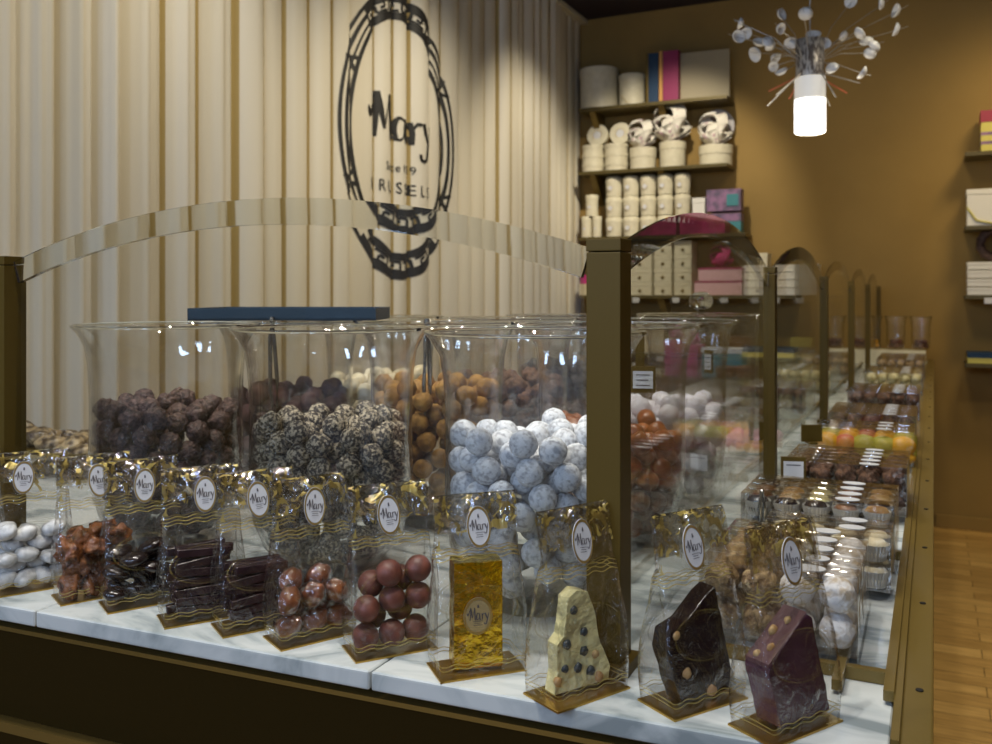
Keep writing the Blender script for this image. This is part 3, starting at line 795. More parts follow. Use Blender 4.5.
def oval_label(parent, x, y, z, rx, rz, written=True, tilt=0, back=0, mat='label_white', name='seal_label', flat=False, rim=True):
    """oval sticker facing local -y (or up when flat)"""
    R = Matrix.Rotation(-math.pi/2, 4, 'X') if flat else Matrix.Identity(4)
    Mx = Matrix.Translation((x, y, z)) @ Matrix.Rotation(-back, 4, 'X') @ Matrix.Rotation(tilt, 4, 'Y') @ R
    n = 36
    mb = MB(); 
    mb.add([(rx*math.cos(2*math.pi*i/n), 0, rz*math.sin(2*math.pi*i/n)) for i in range(n)]+[(rx*math.cos(2*math.pi*i/n), -.0006, rz*math.sin(2*math.pi*i/n)) for i in range(n)],
           [tuple(range(n, 2*n)), tuple(range(n))[::-1]]+[(i, (i+1) % n, (i+1) % n+n, i+n) for i in range(n)])
    o = mb.xf(Mx).build(name, mat, parent)
    if rim:
        mb = MB()
        for i in range(n):
            for r_ in (.86, .98): mb.v.append((rx*r_*math.cos(2*math.pi*i/n), -.0009, rz*r_*math.sin(2*math.pi*i/n)))
        mb.f = [(2*i, 2*((i+1) % n), 2*((i+1) % n)+1, 2*i+1) for i in range(n)]
        mb.xf(Mx).build('gold_border', 'gold_rim', o, fixn=False)
    if written:
        v, f = word_mb(rx*.92, 0, rz*.04)
        mb = MB().add([(p.x, -.0012, p.y) for p in v], f)
        for k, (ww, zz) in enumerate(((.34, -.28), (.26, -.38), (.30, -.48))):
            mb.add([(-rx*ww, -.0012, rz*zz), (rx*ww, -.0012, rz*zz), (rx*ww, -.0012, rz*(zz+.025)), (-rx*ww, -.0012, rz*(zz+.025))], [(0, 1, 2, 3)])
        mb.add([(-rx*.06, -.0012, rz*.44), (rx*.10, -.0012, rz*.44), (rx*.04, -.0012, rz*.62), (-rx*.05, -.0012, rz*.60)], [(0, 1, 2, 3)])
        mb.xf(Mx).build('printed_word', 'grey_text', o, fixn=False)
    return o
bags = []
def make_bag(px, py, ang, lx, label, top_lean=0, XZ=None):
    Z = (CZ-T)*F/(py-296) if XZ is None else XZ[1]; X = (px-496)/F*Z if XZ is None else XZ[0]
    x, y = rot_cam(X, Z); a = TH+math.radians(ang)
    c = Vector((x, y))+Vector((math.cos(a), math.sin(a)))*BW/2+Vector((-math.sin(a), math.cos(a)))*BD/2
    i = len(bags)
    t = thing('gift_bag', label, 'bag of sweets', (c.x, c.y, T), a, 'clear gift bags along the counter front')
    link('cellophane', bag_mesh(i), t, (0, 0, .0025))
    link('folded_header', header_mesh(i), t, (0, 0, .0025))
    MB().span(-BW/2-.002, BW/2+.002, -BD/2-.002, BD/2+.002, 0, .0018).build('gold_base_board', 'gold_board', t)
    oval_label(t, lx, -.0062+lean(BH-.028), BH-.028, .0125, .0205, back=.197, tilt=.08*math.sin(i*2.3))
    mx = Matrix.Translation((c.x, c.y, T)) @ Matrix.Rotation(a, 4, 'Z')
    bags.append((t, mx)); return mx
def inbag(mx, name, me, label, cat, group, loc, rot=(0, 0, 0), scale=None):
    from mathutils import Euler
    m4 = mx @ Matrix.Translation(loc) @ Euler(rot).to_matrix().to_4x4()
    o = link(name, me); o.matrix_world = m4
    if scale: o.scale = scale
    return tag(o, label, cat, group)
BZ = .006
def fill_bag(mx, meshes, r, top, seed, name, label, cat, group, squash=None, flat=False):
    P = pack(None, r, top, seed, rect=(BW/2+.0005, BD/2+.001), z0=BZ, cand=320)
    rnd = random.Random(seed)
    for x, y, z in P:
        rot = (rnd.uniform(0, 6.3), rnd.uniform(0, 6.3), rnd.uniform(0, 6.3)) if not flat else (rnd.uniform(-.5, .5), rnd.uniform(-.5, .5), rnd.uniform(-.7, .7))
        inbag(mx, name, rnd.choice(meshes), label, cat, group, (x, y, z), rot)
m_drag = lump('sugared_almond', 'dragee', .0100, .16, 1.2, shape=(1.5, 1.05, .95))
m_nut = lump('glazed_nut', 'nut', .0135, .55, 1.6, shape=(1.25, 1, .85), oct2=.28)
m_disc = lump('dark_chocolate_disc', 'slab_dark', .0125, .12, 1.6, shape=(1.35, 1.1, .7))
m_red = lump('red_brown_truffle', 't_red', .0140, .05, 1.5)
stick_me = [block_mesh('chocolate_stick', 'stick', (l_, .0085, .0095), .0022) for l_ in (.066, .060)]
car_me = lump('wrapped_caramel', 'caramel', .0115, .25, 1.8, shape=(1.35, 1, 1))

mx = make_bag(0, 0, 40, .0, 'clear bag cut by the left edge of the frame', XZ=(-.735, 1.175))
fill_bag(mx, m_drag, .0108, .088, 30, 'sugared_almond', 'grey-white sugared almond in the bag cut by the left frame edge', 'sugared almond', 'sugared almonds in the cut-off bag', flat=True)
mx = make_bag(0, 0, 35, -.010, 'clear bag of grey-white sugared almonds at the left end of the row', XZ=(-.612, 1.108))
fill_bag(mx, m_drag, .0108, .088, 31, 'sugared_almond', 'grey-white sugared almond in the leftmost fully shown bag', 'sugared almond', 'sugared almonds in the bag', flat=True)
mx = make_bag(62, 606, 38, .004, 'clear bag of shiny reddish-brown glazed nuts beside the sugared almonds')
fill_bag(mx, m_nut, .0122, .092, 32, 'glazed_nut', 'shiny reddish-brown glazed nut in the bag beside the sugared almonds', 'glazed nut', 'glazed nuts in the bag')
mx = make_bag(109, 614, 35, .002, 'clear bag of dark chocolate discs right of the glazed nuts')
fill_bag(mx, m_disc, .0122, .082, 33, 'dark_chocolate_disc', 'dark chocolate disc in the bag right of the glazed nuts', 'chocolate', 'dark chocolate discs in the bag', flat=True)
for (px, py, an, lx, lb, sd, tp) in ((166, 629, 30, .004, 'clear bag of chocolate sticks, left one of the two stick bags', 34, 7), (224, 638, 32, .001, 'clear bag of chocolate sticks, right one of the two stick bags', 35, 6)):
    mx = make_bag(px, py, an, lx, lb)
    rnd = random.Random(sd)
    for L_ in range(tp):
        for q in range(3):
            wh = 'left' if sd == 34 else 'right'
            inbag(mx, 'chocolate_stick', stick_me[rnd.randint(0, 1)], 'dark chocolate stick in the %s of the two stick bags' % wh, 'chocolate stick', 'chocolate sticks in the %s stick bag' % wh,
                  (rnd.uniform(-.004, .004), -.0125+.0125*q+rnd.uniform(-.001, .001), BZ+.0065+L_*.0108), (0, rnd.uniform(-.10, .10), rnd.uniform(-.07, .07)))
mx = make_bag(282, 651, 36, .003, 'clear bag of individually wrapped caramels in the middle of the row')
P = pack(None, .0135, .082, 36, rect=(BW/2+.0005, BD/2+.001), z0=BZ, cand=320); rnd = random.Random(5)
for x, y, z in P:
    o = inbag(mx, 'wrapped_caramel', car_me[0], 'brown caramel twisted in clear wrap, in the bag beside the truffle bag', 'wrapped caramel', 'wrapped caramels in the bag', (x, y, z), (rnd.uniform(-.9, .9), rnd.uniform(-.9, .9), rnd.uniform(0, 3)))
    if 'wrapm' not in globals():
        mb = MB(); mb.lathe([(.007, -.021), (.0025, -.0165), (.010, -.012), (.0135, -.006), (.0135, .006), (.010, .012), (.0025, .0165), (.007, .021)], 18, cap=False)
        mb.v = [tuple(Vector((v[2], v[1], v[0]))*(1+.15*noise.noise(Vector(v)*220))) for v in mb.v]
        wrapm = mb.mesh('clear_wrapper', True); wrapm.materials.append(M['wrap'])
    link('clear_wrapper', wrapm, o)
mx = make_bag(357, 663, 26, -.002, 'clear bag of round red-brown truffles left of the gold-wrapped bar')
fill_bag(mx, m_red, .0138, .098, 41, 'red_brown_truffle', 'smooth red-brown truffle in the bag left of the gold bar', 'truffle', 'red-brown truffles in the bag')
mx = make_bag(442, 683, 20, .001, 'clear bag holding the upright gold-wrapped bar')
g = link('gold_wrapped_bar', None); g.matrix_world = mx @ Matrix.Translation((.000, .002, .004)) @ Matrix.Rotation(-.12, 4, 'Z'); tag(g, 'upright block wrapped in shiny gold foil with an oval label', 'chocolate bar')
b = bmesh.new(); bmesh.ops.create_cube(b, size=1); bmesh.ops.subdivide_edges(b, edges=b.edges[:], cuts=12, use_grid_fill=True)
me = bpy.data.meshes.new('foil')
for v in b.verts:
    v.co = Vector((v.co.x*.048, v.co.y*.026, (v.co.z+.5)*.104)); n_ = noise.noise(v.co*75)*.0012+noise.noise(v.co*200)*.0004
    v.co += Vector((math.copysign(n_, v.co.x), math.copysign(n_*1.3, v.co.y), n_*.5 if v.co.z > .09 else 0))
b.to_mesh(me); b.free(); me.materials.append(M['gold_foil'])
for p in me.polygons: p.use_smooth = True
me.set_sharp_from_angle(angle=math.radians(50)); link('foil_wrapper', me, g)
oval_label(g, -.001, -.0150, .052, .0145, .0185, name='oval_label', mat='gold_label')

def slab(name, mat, poly, thick, mx, loc, label, lean=0, rz=0, lumps=(), cut=None, seed=1):
    """an irregular broken slab, outline in local x,z"""
    mb = MB(); n = len(poly); R = []
    P2 = []
    for i in range(n):
        a, b_ = Vector(poly[i]), Vector(poly[(i+1) % n]); k = max(1, int((b_-a).length/.006))
        for q in range(k): 
            p = a+(b_-a)*q/k; j = noise.noise(Vector((p.x*160, p.y*160, seed)))*.0012; P2.append((p.x+j, p.y+(j if p.y > .004 else 0)))
    mb.prism(P2, -thick/2, thick/2)
    t = link(name, None); t.matrix_world = mx @ Matrix.Translation(loc) @ Matrix.Rotation(rz, 4, 'Z') @ Matrix.Rotation(lean, 4, 'X')
    tag(t, label, 'chocolate slab')
    mb.build('slab_body', mat, t, bevel=.0012)
    for kind, x, y, z, r, nm in lumps:
        MB().ball((x, y, z), r, 2, (1, .7, 1), .3, 2, seed=x*99).build(nm, kind, t, smooth=True)
    return t
mx = make_bag(558, 713, 36, .003, 'clear bag with a white chocolate slab just right of the gold bar bag')
slab('white_chocolate_slab', 'slab_white', [(-.030, 0), (.034, 0), (.037, .012), (.028, .030), (.022, .043), (.020, .060), (.013, .080), (.010, .088), (-.004, .092), (-.014, .086), (-.016, .070), (-.019, .052), (-.027, .045), (-.026, .020)], .015, mx, (0, .003, .005),
     'jagged white chocolate slab studded with blueberries and nuts', 0, -.05,
     [('berry', -.008, -.0085, .074, .0042, 'blueberry'), ('berry', -.016, -.0085, .044, .0046, 'blueberry'), ('berry', .004, -.0085, .052, .0042, 'blueberry'), ('berry', -.003, -.0085, .020, .0046, 'blueberry'),
      ('berry', .012, -.0085, .014, .0050, 'blueberry'), ('berry', .004, -.0085, .034, .0046, 'blueberry'), ('kernel', -.026, -.008, .012, .0045, 'nut_piece'), ('kernel', .018, -.008, .028, .004, 'nut_piece'), ('kernel', .022, -.0085, .006, .005, 'nut_piece'), ('berry', -.018, -.0085, .022, .004, 'blueberry')])
slab('white_chocolate_slab', 'slab_white', [(-.020, 0), (.030, 0), (.032, .02), (.024, .04), (.016, .055), (-.002, .066), (-.012, .05), (-.022, .03)], .010, mx, (.004, .0155, .005), 'smaller white chocolate piece behind the blueberry slab in the same bag', 0, -.05, seed=5)
mx = make_bag(675, 721, 31, -.003, 'clear bag with a dark chocolate slab right of the corner post')
slab('dark_chocolate_slab', 'slab_dark', [(-.022, 0), (.036, 0), (.040, .018), (.032, .048), (.019, .098), (.008, .092), (-.016, .072), (-.036, .066), (-.040, .050), (-.030, .022)], .020, mx, (0, .001, .005),
     'dark chocolate slab with hazelnuts standing behind its bag label', 0, 0,
     [('kernel', -.028, -.009, .062, .0045, 'hazelnut'), ('kernel', -.016, -.010, .026, .005, 'hazelnut'), ('kernel', .014, -.011, .004, .0055, 'hazelnut'), ('kernel', .036, 0, .040, .005, 'hazelnut'), ('kernel', .037, -.004, .022, .004, 'hazelnut')], seed=3)
mx = make_bag(774, 748, 33, .003, 'rightmost clear bag of the row with a purplish chocolate slab')
t = slab('milk_chocolate_slab', 'slab_purple', [(-.018, 0), (.046, .0), (.040, .024), (.030, .056), (.022, .086), (.016, .091), (-.002, .080), (-.032, .056), (-.034, .050)], .026, mx, (-.002, .001, .005),
         'purplish-brown chocolate slab with a studded top edge in the rightmost bag', 0, 0,
         [('kernel', -.020, -.004, .066, .0045, 'pistachio'), ('kernel', -.008, .004, .076, .005, 'nut_piece'), ('kernel', -.028, .004, .060, .004, 'nut_piece'), ('kernel', .004, -.002, .084, .004, 'nut_piece')], seed=9)
e = MB(); e.add([(-.0335, -.0125, .0575), (.0155, -.0125, .0925), (.0155, .0125, .0925), (-.0335, .0125, .0575), (-.034, -.0125, .054), (.0155, -.0125, .089), (.0155, .0125, .089), (-.034, .0125, .054)], [(0, 1, 2, 3), (7, 6, 5, 4), (0, 4, 5, 1), (1, 5, 6, 2), (2, 6, 7, 3), (3, 7, 4, 0)])
e.build('studded_top', 'slab_cut', t, bevel=.001)

# marbled chocolates in a heap behind the left bags
hp = lump('marbled_chocolate', 'shell', .020, .3, 1.8, shape=(1.3, 1, .8))
rnd = random.Random(4)
for k in range(26):
    x = -1.47+.027*(k % 9)+rnd.uniform(-.006, .006); y = .42+.035*(k//9); z = T+.075+rnd.uniform(-.01, .012)-.004*(k % 9)*.6
    put('marbled_chocolate', hp[k % 3], 'brown and cream marbled chocolate heaped on the stand at far left', 'chocolate', 'marbled chocolates heaped at far left', (x, y, z), (rnd.uniform(-.4, .4), rnd.uniform(-.4, .4), rnd.uniform(0, 6)))
st = thing('chocolate_stand', 'low bronze stand under the heap of marbled chocolates at far left', 'stand', (-1.36, .45, T))
MB().span(-.135, .125, -.055, .095, .045, .055).build('stand_top', 'bronze_paint', st)
for sx in (-1, 1):
    for sy in (-.045, .085): MB().span(sx*.105-.005, sx*.105+.005, sy-.005, sy+.005, 0, .045).build('leg', 'bronze_paint', st)

# ------------------------------------------------------------------ rack and clear boxes along the aisle
rk = thing('display_rack', 'low bronze rail rack under the clear boxes along the aisle', 'rack', (0, 0, T))
for x0 in (.062, .205, .2495): MB().span(x0, x0+.0095, .030 if x0 != .205 else .034, 4.40, .004, .014).build('long_rail', 'bronze', rk, bevel=.0008)
for yy in [.075+.45*k for k in range(10)]: MB().span(.05, .2495, yy, yy+.010, .0005, .0125).build('cross_rail', 'bronze', rk, bevel=.0008)
def clear_box(x0, x1, y0, dy, h, label, group, z=.0145, lab=True, n_lab=.70):
    t = thing('clear_box', label, 'clear box', ((x0+x1)/2, y0+dy/2, T+z), 0, group)
    w_ = x1-x0
    mb = MB().span(-w_/2, w_/2, -dy/2+.0005, dy/2-.0005, 0, h); mb.build('clear_shell', 'boxclear', t, bevel=.0012)
    if lab:
        oval_label(t, w_*(n_lab-.5), 0, h+.0003, .0155, min(.0115, dy*.30), written=False, flat=True, name='oval_label', rim=False, mat='oval_paper')
    return t
def seqlab(i, n):
    return ['frontmost', 'second', 'third', 'fourth', 'fifth', 'sixth'][i] if i < n-1 or n == 1 else 'rearmost'
m_coco = lump('coconut_truffle', 'coconut', .0178, .10, 2.2, oct2=.05)
m_flk = lump('nut_flake_truffle', 'flake', .0178, .14, 2.4, oct2=.10)
rnd = random.Random(8)
for i in range(5):     # group 1: balls, four wide and two high
    y0 = .091+i*.0405; sl = seqlab(i, 5)
    clear_box(.068, .224, y0, .0385, .078, '%s clear box of coconut truffles nearest the rail end' % sl, 'clear boxes of coconut truffles')
    for a in range(4):
        for b_ in range(2):
            wh = a >= 2
            put('coconut_truffle' if wh else 'nut_flake_truffle', (m_coco if wh else m_flk)[(a+b_+i) % 3], ('white coconut-dusted truffle' if wh else 'brown flake-covered truffle')+' in the %s of the nearest clear boxes' % sl, 'truffle', ('coconut' if wh else 'flake')+' truffles in the %s near box' % sl,
                (.068+.0205+a*.0383, y0+.0193, T+.0145+.0192+b_*.037), (rnd.uniform(0, 6), rnd.uniform(0, 6), 0), (1.0, 1.0, 1.0))
cup = MB(); n = 48; prof = [(.0125, 0), (.0165, .016), (.0175, .020)]
for i in range(n):
    a = 2*math.pi*i/n; wv_ = 1+.035*(-1)**i
    for r_, z_ in prof: cup.v.append((r_*wv_*math.cos(a), r_*wv_*math.sin(a), z_))
cup.f = [(i*3+q, ((i+1) % n)*3+q, ((i+1) % n)*3+q+1, i*3+q+1) for i in range(n) for q in range(2)]+[tuple(i*3 for i in range(n))[::-1]]
cup_me = cup.mesh('paper_cup', False); cup_me.materials.append(M['papercup'])
pral = {}
for nm, mt in (('slab_dark', 'slab_dark'), ('praline', 'praline'), ('t_cream', 't_cream'), ('kernel', 'kernel'), ('t_cocoa', 't_cocoa'), ('nougat', 'nougat'), ('slab_white', 'slab_white')):
    me = MB().lathe([(0, .002), (.0125, .002), (.0150, .010), (.0150, .019), (.0115, .024), (.004, .0255), (0, .0255)], 24).mesh('praline', True); me.materials.append(M[mt]); pral[nm] = me
def praline(x, y, z, mt, where):
    o = put('praline_in_paper_cup', pral[mt], 'praline in pleated paper cup, %s' % where, 'praline', 'pralines, %s' % where, (x, y, z))
    link('paper_cup', cup_me, o); return o
for i in range(2):     # group 2
    y0 = .318+i*.040; sl = 'front' if i == 0 else 'back'
    clear_box(.095, .245, y0, .038, .070, '%s one of the two clear boxes of cream pralines in two layers' % sl, 'clear boxes of cream pralines')
    for a in range(4):
        for b_ in range(2): praline(.095+.0195+a*.037, y0+.019, T+.0165+b_*.032, 't_cream', 'cream ones in the %s two-layer box' % sl)
mix = ['slab_dark', 'nougat', 'slab_dark', 'praline', 'slab_dark', 'kernel', 'praline', 'slab_white', 't_cocoa']
for i in range(4):     # group 3
    y0 = .405+i*.0375; sl = seqlab(i, 4)
    clear_box(.052, .246, y0, .036, .086, '%s clear box of mixed pralines with pleated paper cups' % sl, 'clear boxes of mixed pralines')
    for a in range(5): praline(.052+.020+a*.038, y0+.018, T+.0145+.055, mix[(a*2+i*3) % 9], 'upper layer of the %s mixed box' % sl)
    for a in range(5): praline(.052+.020+a*.038, y0+.018, T+.0145+.018, 'slab_dark', 'lower layer of the %s mixed box' % sl)
m_cl = lump('nut_cluster', 't_brown', .0175, .5, 1.8, oct2=.3)
for i in range(5):     # group 4: dark clusters
    y0 = .735+i*.038; sl = seqlab(i, 5)
    clear_box(.062, .252, y0, .036, .078, '%s clear box of dark nut clusters behind the price card' % sl, 'clear boxes of dark nut clusters')
    for a in range(5):
        for b_ in range(2): put('nut_cluster', m_cl[(a+b_+i) % 3], 'rough dark nut cluster in the %s cluster box' % sl, 'chocolate', 'nut clusters in the %s cluster box' % sl, (.062+.0205+a*.037, y0+.018, T+.0145+.0205+b_*.035), (0, 0, rnd.uniform(0, 6)), (1, .85, 1))
fr = {'y': lump('marzipan_lemon', 'marz_y', .021, .03, 1.5, shape=(1.25, .8, 1)), 'g': lump('marzipan_pear', 'marz_g', .021, .10, 1.5, shape=(1.3, .8, .95)), 'r': lump('marzipan_apple', 'marz_r', .020, .05, 1.5, shape=(1.1, .8, .95))}
for i in range(3):     # group 5: marzipan fruit
    y0 = 1.20+i*.050; sl = seqlab(i, 3)
    clear_box(.060, .254, y0, .046, .074, '%s clear box of coloured marzipan fruit' % sl, 'clear boxes of marzipan fruit')
    for a, k in enumerate('yrggy' if i == 0 else 'gyryg'):
        nm = {'y': 'marzipan_lemon', 'g': 'marzipan_pear', 'r': 'marzipan_apple'}[k]; cn = {'y': 'yellow', 'g': 'green', 'r': 'red'}[k]
        put(nm, fr[k][a % 3], '%s marzipan fruit in the %s fruit box' % (cn, sl), 'marzipan fruit', '%s marzipan in the %s fruit box' % (cn, sl), (.060+.022+a*.0375, y0+.023, T+.0145+.040), (0, 0, rnd.uniform(-.3, .3)))
        if i < 3: put(nm, fr[k][(a+1) % 3], '%s marzipan fruit at the bottom of the %s fruit box' % (cn, sl), 'marzipan fruit', '%s marzipan at the bottom of the %s fruit box' % (cn, sl), (.060+.022+a*.0375, y0+.023, T+.0145+.0155), (0, 0, rnd.uniform(-.3, .3)), (1, 1, .65))
def bars(y0, n, dy, h, mat, boxl, iteml, grp, x0=.062, x1=.254, nm='nougat_bar', cnt_=5, r=.0175, gap=0):
    me = lump(nm, mat, r, .35, 1.8, oct2=.2, n=2)
    for i in range(n):
        sl = seqlab(i, n); yy = y0+i*(dy+gap)
        clear_box(x0, x1, yy, dy*.96, h, '%s %s' % (sl, boxl), grp)
        for a in range(cnt_):
            for b_ in range(2): put(nm, me[(a+b_) % 3], '%s in the %s box' % (iteml, sl), 'chocolate', iteml+' in the '+sl+' box', (x0+.020+a*(x1-x0-.04)/(cnt_-1), yy+dy/2, T+.0145+.020+b_*.036), (0, 0, rnd.uniform(0, 6)))
bars(1.44, 5, .046, .078, 't_dark', 'clear box of dark chocolates behind the marzipan fruit', 'dark lumpy chocolate behind the marzipan fruit', 'clear boxes of dark chocolates', nm='dark_chocolate_lump')
bars(1.98, 5, .055, .078, 't_brown', 'clear box of brown clusters about halfway down the aisle', 'brown cluster halfway down the aisle', 'clear boxes of brown clusters', nm='brown_cluster')
bars(2.70, 5, .070, .078, 'nougat', 'clear box of pale nut pieces past the third post', 'pale nut piece past the third post', 'clear boxes of pale nut pieces', nm='pale_nut_piece')
bars(3.45, 5, .10, .078, 'flake', 'clear box of golden pieces before the far jars', 'golden piece before the far jars', 'clear boxes of golden pieces', nm='golden_piece')

# price cards in front of the boxes
sign(781, 456, 481, 806, .70, 'brown price card with white paper before the dark nut clusters', lines=1, foot=True)
sign(801, 424, 441, 823, 1.14, 'plain brown card back standing before the marzipan fruit', card=False, rz=TH)
tg = thing('serving_tongs', 'small steel tongs standing upright before the mixed praline boxes', 'tongs', (x_at(762, .39), .39, T+.066), .2)
for s_ in (-1, 1): MB().tube([(s_*.002, 0, 0), (s_*.003, 0, .02), (s_*.001, 0, .042)], [.0018, .0024, .0018], 8).build('arm', 'steel', tg)
MB().lathe([(.002, 0), (.0035, .002), (.002, .004)], 10, (0, 0, .041)).build('hinge', 'steel', tg)

# far jars
fj = MB().lathe([(0, 0), (.035, 0), (.05, .01), (.055, .04), (.055, .13), (.060, .165), (.068, .185), (.066, .186), (.058, .166), (.053, .13), (.053, .04), (.048, .013), (0, .006)], 36, cap=False).mesh('small_glass_jar', True); fj.materials.append(M['jar'])
bs = MB().span(-.22, .25, 4.56, 4.72, T, T+.072).build('display_plinth', 'cream'); tag(bs, 'pale plinth at the far end of the counter under small jars', 'plinth')
cands = ['marz_r', 'marz_y', 't_red', 't_maroon']; rnd = random.Random(3)
for i, x in enumerate((-.15, -.025, .10, .225)):
    pos = ['leftmost', 'second from left', 'third from left', 'rightmost'][i]
    put('small_glass_jar', fj, '%s of the four small jars at the far counter end' % pos, 'jar', 'small jars at the far end', (x, 4.64, T+.0725), scale=(.88, .88, 1))
    ms = lump('coloured_sweet', cands[i], .014, .1, 2, n=2)
    for k in range(9):
        a = k*2.4; r_ = 0 if k == 8 else .026
        put('coloured_sweet', ms[k % 3], 'coloured sweet in the %s far small jar' % pos, 'sweet', 'sweets in the %s far jar' % pos, (x+r_*math.cos(a), 4.64+r_*math.sin(a), T+.0725+.022+.022*(k % 2 or k == 8)))

# ------------------------------------------------------------------ inner counter: glass shelf, boxes
gs = thing('glass_shelf', 'clear glass shelf on steel legs behind the jars, holding pink and brown boxes', 'glass shelf', (-.34, 2.1, T))
MB().span(-.27, .27, -.45, .06, .140, .147).build('glass_top', 'glass_panel', gs)
for sx in (-.25, .25):
    for sy in (-.43, .04): MB().tube([(sx, sy, 0), (sx, sy, .139)], .006, 12).build('leg', 'steel', gs)
def giftbox(x0, x1, y0, dy, z0, h, mat, label, cat='box', group=None, lid=None, name='gift_box', bow=None, lidh=.3, emb_=False):
    t = thing(name, label, cat, ((x0+x1)/2, y0+dy/2, z0), 0, group); w_ = x1-x0
    MB().span(-w_/2+.002, w_/2-.002, -dy/2+.002, dy/2-.002, 0, h*(1-lidh)).build('box_body', mat, t, bevel=.002)
    MB().span(-w_/2, w_/2, -dy/2, dy/2, h*(1-lidh)+.001, h).build('lid', lid or mat, t, bevel=.002)
    if bow: add_bow(t, 0, -dy*.1, h, bow[0], bow[1])
    if emb_: MB().lathe([(0, 0), (.009, 0), (.011, -.004), (.006, -.008), (0, -.009)], 14).xf(Matrix.Translation((0, -dy/2+.0012, h*.32)) @ Matrix.Rotation(-math.pi/2, 4, 'X')).build('knob', 'bronze_paint', t, smooth=True)
    return t
def add_bow(t, x, y, z, s_, mat):
    bw_ = link('bow', None, t, (x, y, z))
    for k in range(10):
        a = k*2*math.pi/10+.3; up = .45+.42*(k % 3)
        pts = []
        for q in range(9):
            u = q/8*math.pi; rr = s_*math.sin(u)
            pts.append((math.cos(a)*rr*.8*(1-.15*math.cos(u)), math.sin(a)*rr*.6, s_*(.12+up*(1-math.cos(u))*.55+.1*math.sin(u))))
        mb = MB(); ww = s_*.30
        ax = Vector((-math.sin(a), math.cos(a), .3)).normalized()
        for p in pts: mb.v += [tuple(Vector(p)-ax*ww), tuple(Vector(p)+ax*ww), tuple(Vector(p)+ax*ww*.95+Vector((0, 0, .0012))), tuple(Vector(p)-ax*ww*.95+Vector((0, 0, .0012)))]
        for q in range(8):
            for e_ in range(4): mb.f.append((q*4+e_, q*4+(e_+1) % 4, (q+1)*4+(e_+1) % 4, (q+1)*4+e_))
        mb.build('ribbon_loop', mat, bw_, smooth=True)
    MB().ball((0, 0, s_*.25), s_*.22, 2).build('knot', mat, bw_, smooth=True)
def gb(px0, px1, py0, py1, y, dy, mat, label, **k):
    x0, x1 = x_at(px0, y), x_at(px1, y); z1, z0 = z_at(py0, x0, y), z_at(py1, x0, y)
    if 'z0' in k: z0 = k.pop('z0')
    return giftbox(x0, x1, y, dy, z0, z1-z0, mat, label, **k)
sz = T+.1475
gb(664, 682, 340, 358, 2.03, .10, 'pink', 'left pink gift box with bow on the glass shelf', z0=sz, bow=(.030, 'pink'))
gb(684, 698, 345, 358, 2.03, .10, 'pink', 'right pink gift box with bow on the glass shelf', z0=sz, bow=(.026, 'pink'))
gb(715, 733, 368, 385, 1.78, .12, 'praline', 'left orange-brown box on the front of the glass shelf', z0=sz)
gb(735, 752, 368, 385, 1.78, .12, 'praline', 'right orange-brown box on the front of the glass shelf', z0=sz)
gb(701, 742, 348, 356, 2.03, .10, 'teal', 'flat pale blue box on the glass shelf right of the pink boxes', z0=sz, lid='label_white')
# stacks of nougat boxes further in
k = 0
for r_ in range(3):
    for c_ in range(3):
        zz = T+.0005+c_*.062
        t = clear_box(-.30, -.06, 2.22+r_*.13, .12, .060, 'clear box of yellow-green nougat behind the third post, %s stack, %s' % (['front', 'middle', 'back'][r_], ['bottom', 'middle', 'top'][c_]), 'clear nougat boxes behind the posts', z=zz-T, lab=False)
        for a in range(4): put('nougat_block', NB if k else globals().setdefault('NB', block_mesh('nougat_block', 'nougat', (.050, .09, .042), .006)), 'pale nougat block in the %s nougat stack, %s box' % (['front', 'middle', 'back'][r_], ['bottom', 'middle', 'top'][c_]), 'nougat', 'nougat blocks %d %d' % (r_, c_), (-.30+.031+a*.059, 2.22+r_*.13+.06, zz+.024)); k = 1
gb(787, 815, 352, 362, 3.5, .2, 'yellow', 'yellow flat box with blue lid on the inner counter', z0=T+.0005, lid='blue', lidh=.04)
# low trays of sweets on the inner counter behind the corner panel
tr_ = thing('sweets_tray', 'shallow white tray of yellow and pink sweets behind the aisle glass', 'tray', (-.17, 1.42, T))
MB().span(-.13, .13, -.12, .12, 0, .006).build('tray_base', 'white_card', tr_, bevel=.002)
rnd = random.Random(9)
for nm, mt, dx in (('yellow_sweet', 'marz_g', -.06), ('pink_sweet', 'palepink', .06)):
    ms = lump(nm, mt, .014, .15, 2, n=2)
    for k in range(20):
        put(nm, ms[k % 3], '%s in the shallow white tray' % nm.replace('_', ' '), 'sweet', nm+' in tray', (-.17+dx+(k % 5-2)*.024, 1.42+(k//5-1.5)*.05, T+.020), (0, 0, rnd.uniform(0, 6)))

# ------------------------------------------------------------------ shelves on the back wall
SY = 4.66     # front edge
def shelf(x0, x1, z, label, brk=(), tags=()):
    t = thing('wall_shelf', label, 'shelf', (0, 0, z))
    MB().span(x0, x1, SY, YW-.001, -.022, 0).build('shelf_board', 'shelf', t, bevel=.002)
    for bx in brk:
        mb = MB(); mb.v = [(bx-.02, YW-.002, -.022), (bx+.02, YW-.002, -.022), (bx-.02, YW-.002, -.20), (bx+.02, YW-.002, -.20), (bx-.02, SY+.03, -.022), (bx+.02, SY+.03, -.022), (bx-.02, YW-.025, -.20), (bx+.02, YW-.025, -.20)]
        mb.f = [(0, 1, 3, 2), (4, 6, 7, 5), (0, 4, 5, 1), (2, 3, 7, 6), (0, 2, 6, 4), (1, 5, 7, 3)]
        mb.build('bracket', 'bronze', t)
    for tx in tags: MB().span(tx-.022, tx+.022, SY-.003, SY-.0002, -.046, -.014).build('edge_tag', 'label_white', t)
    return t
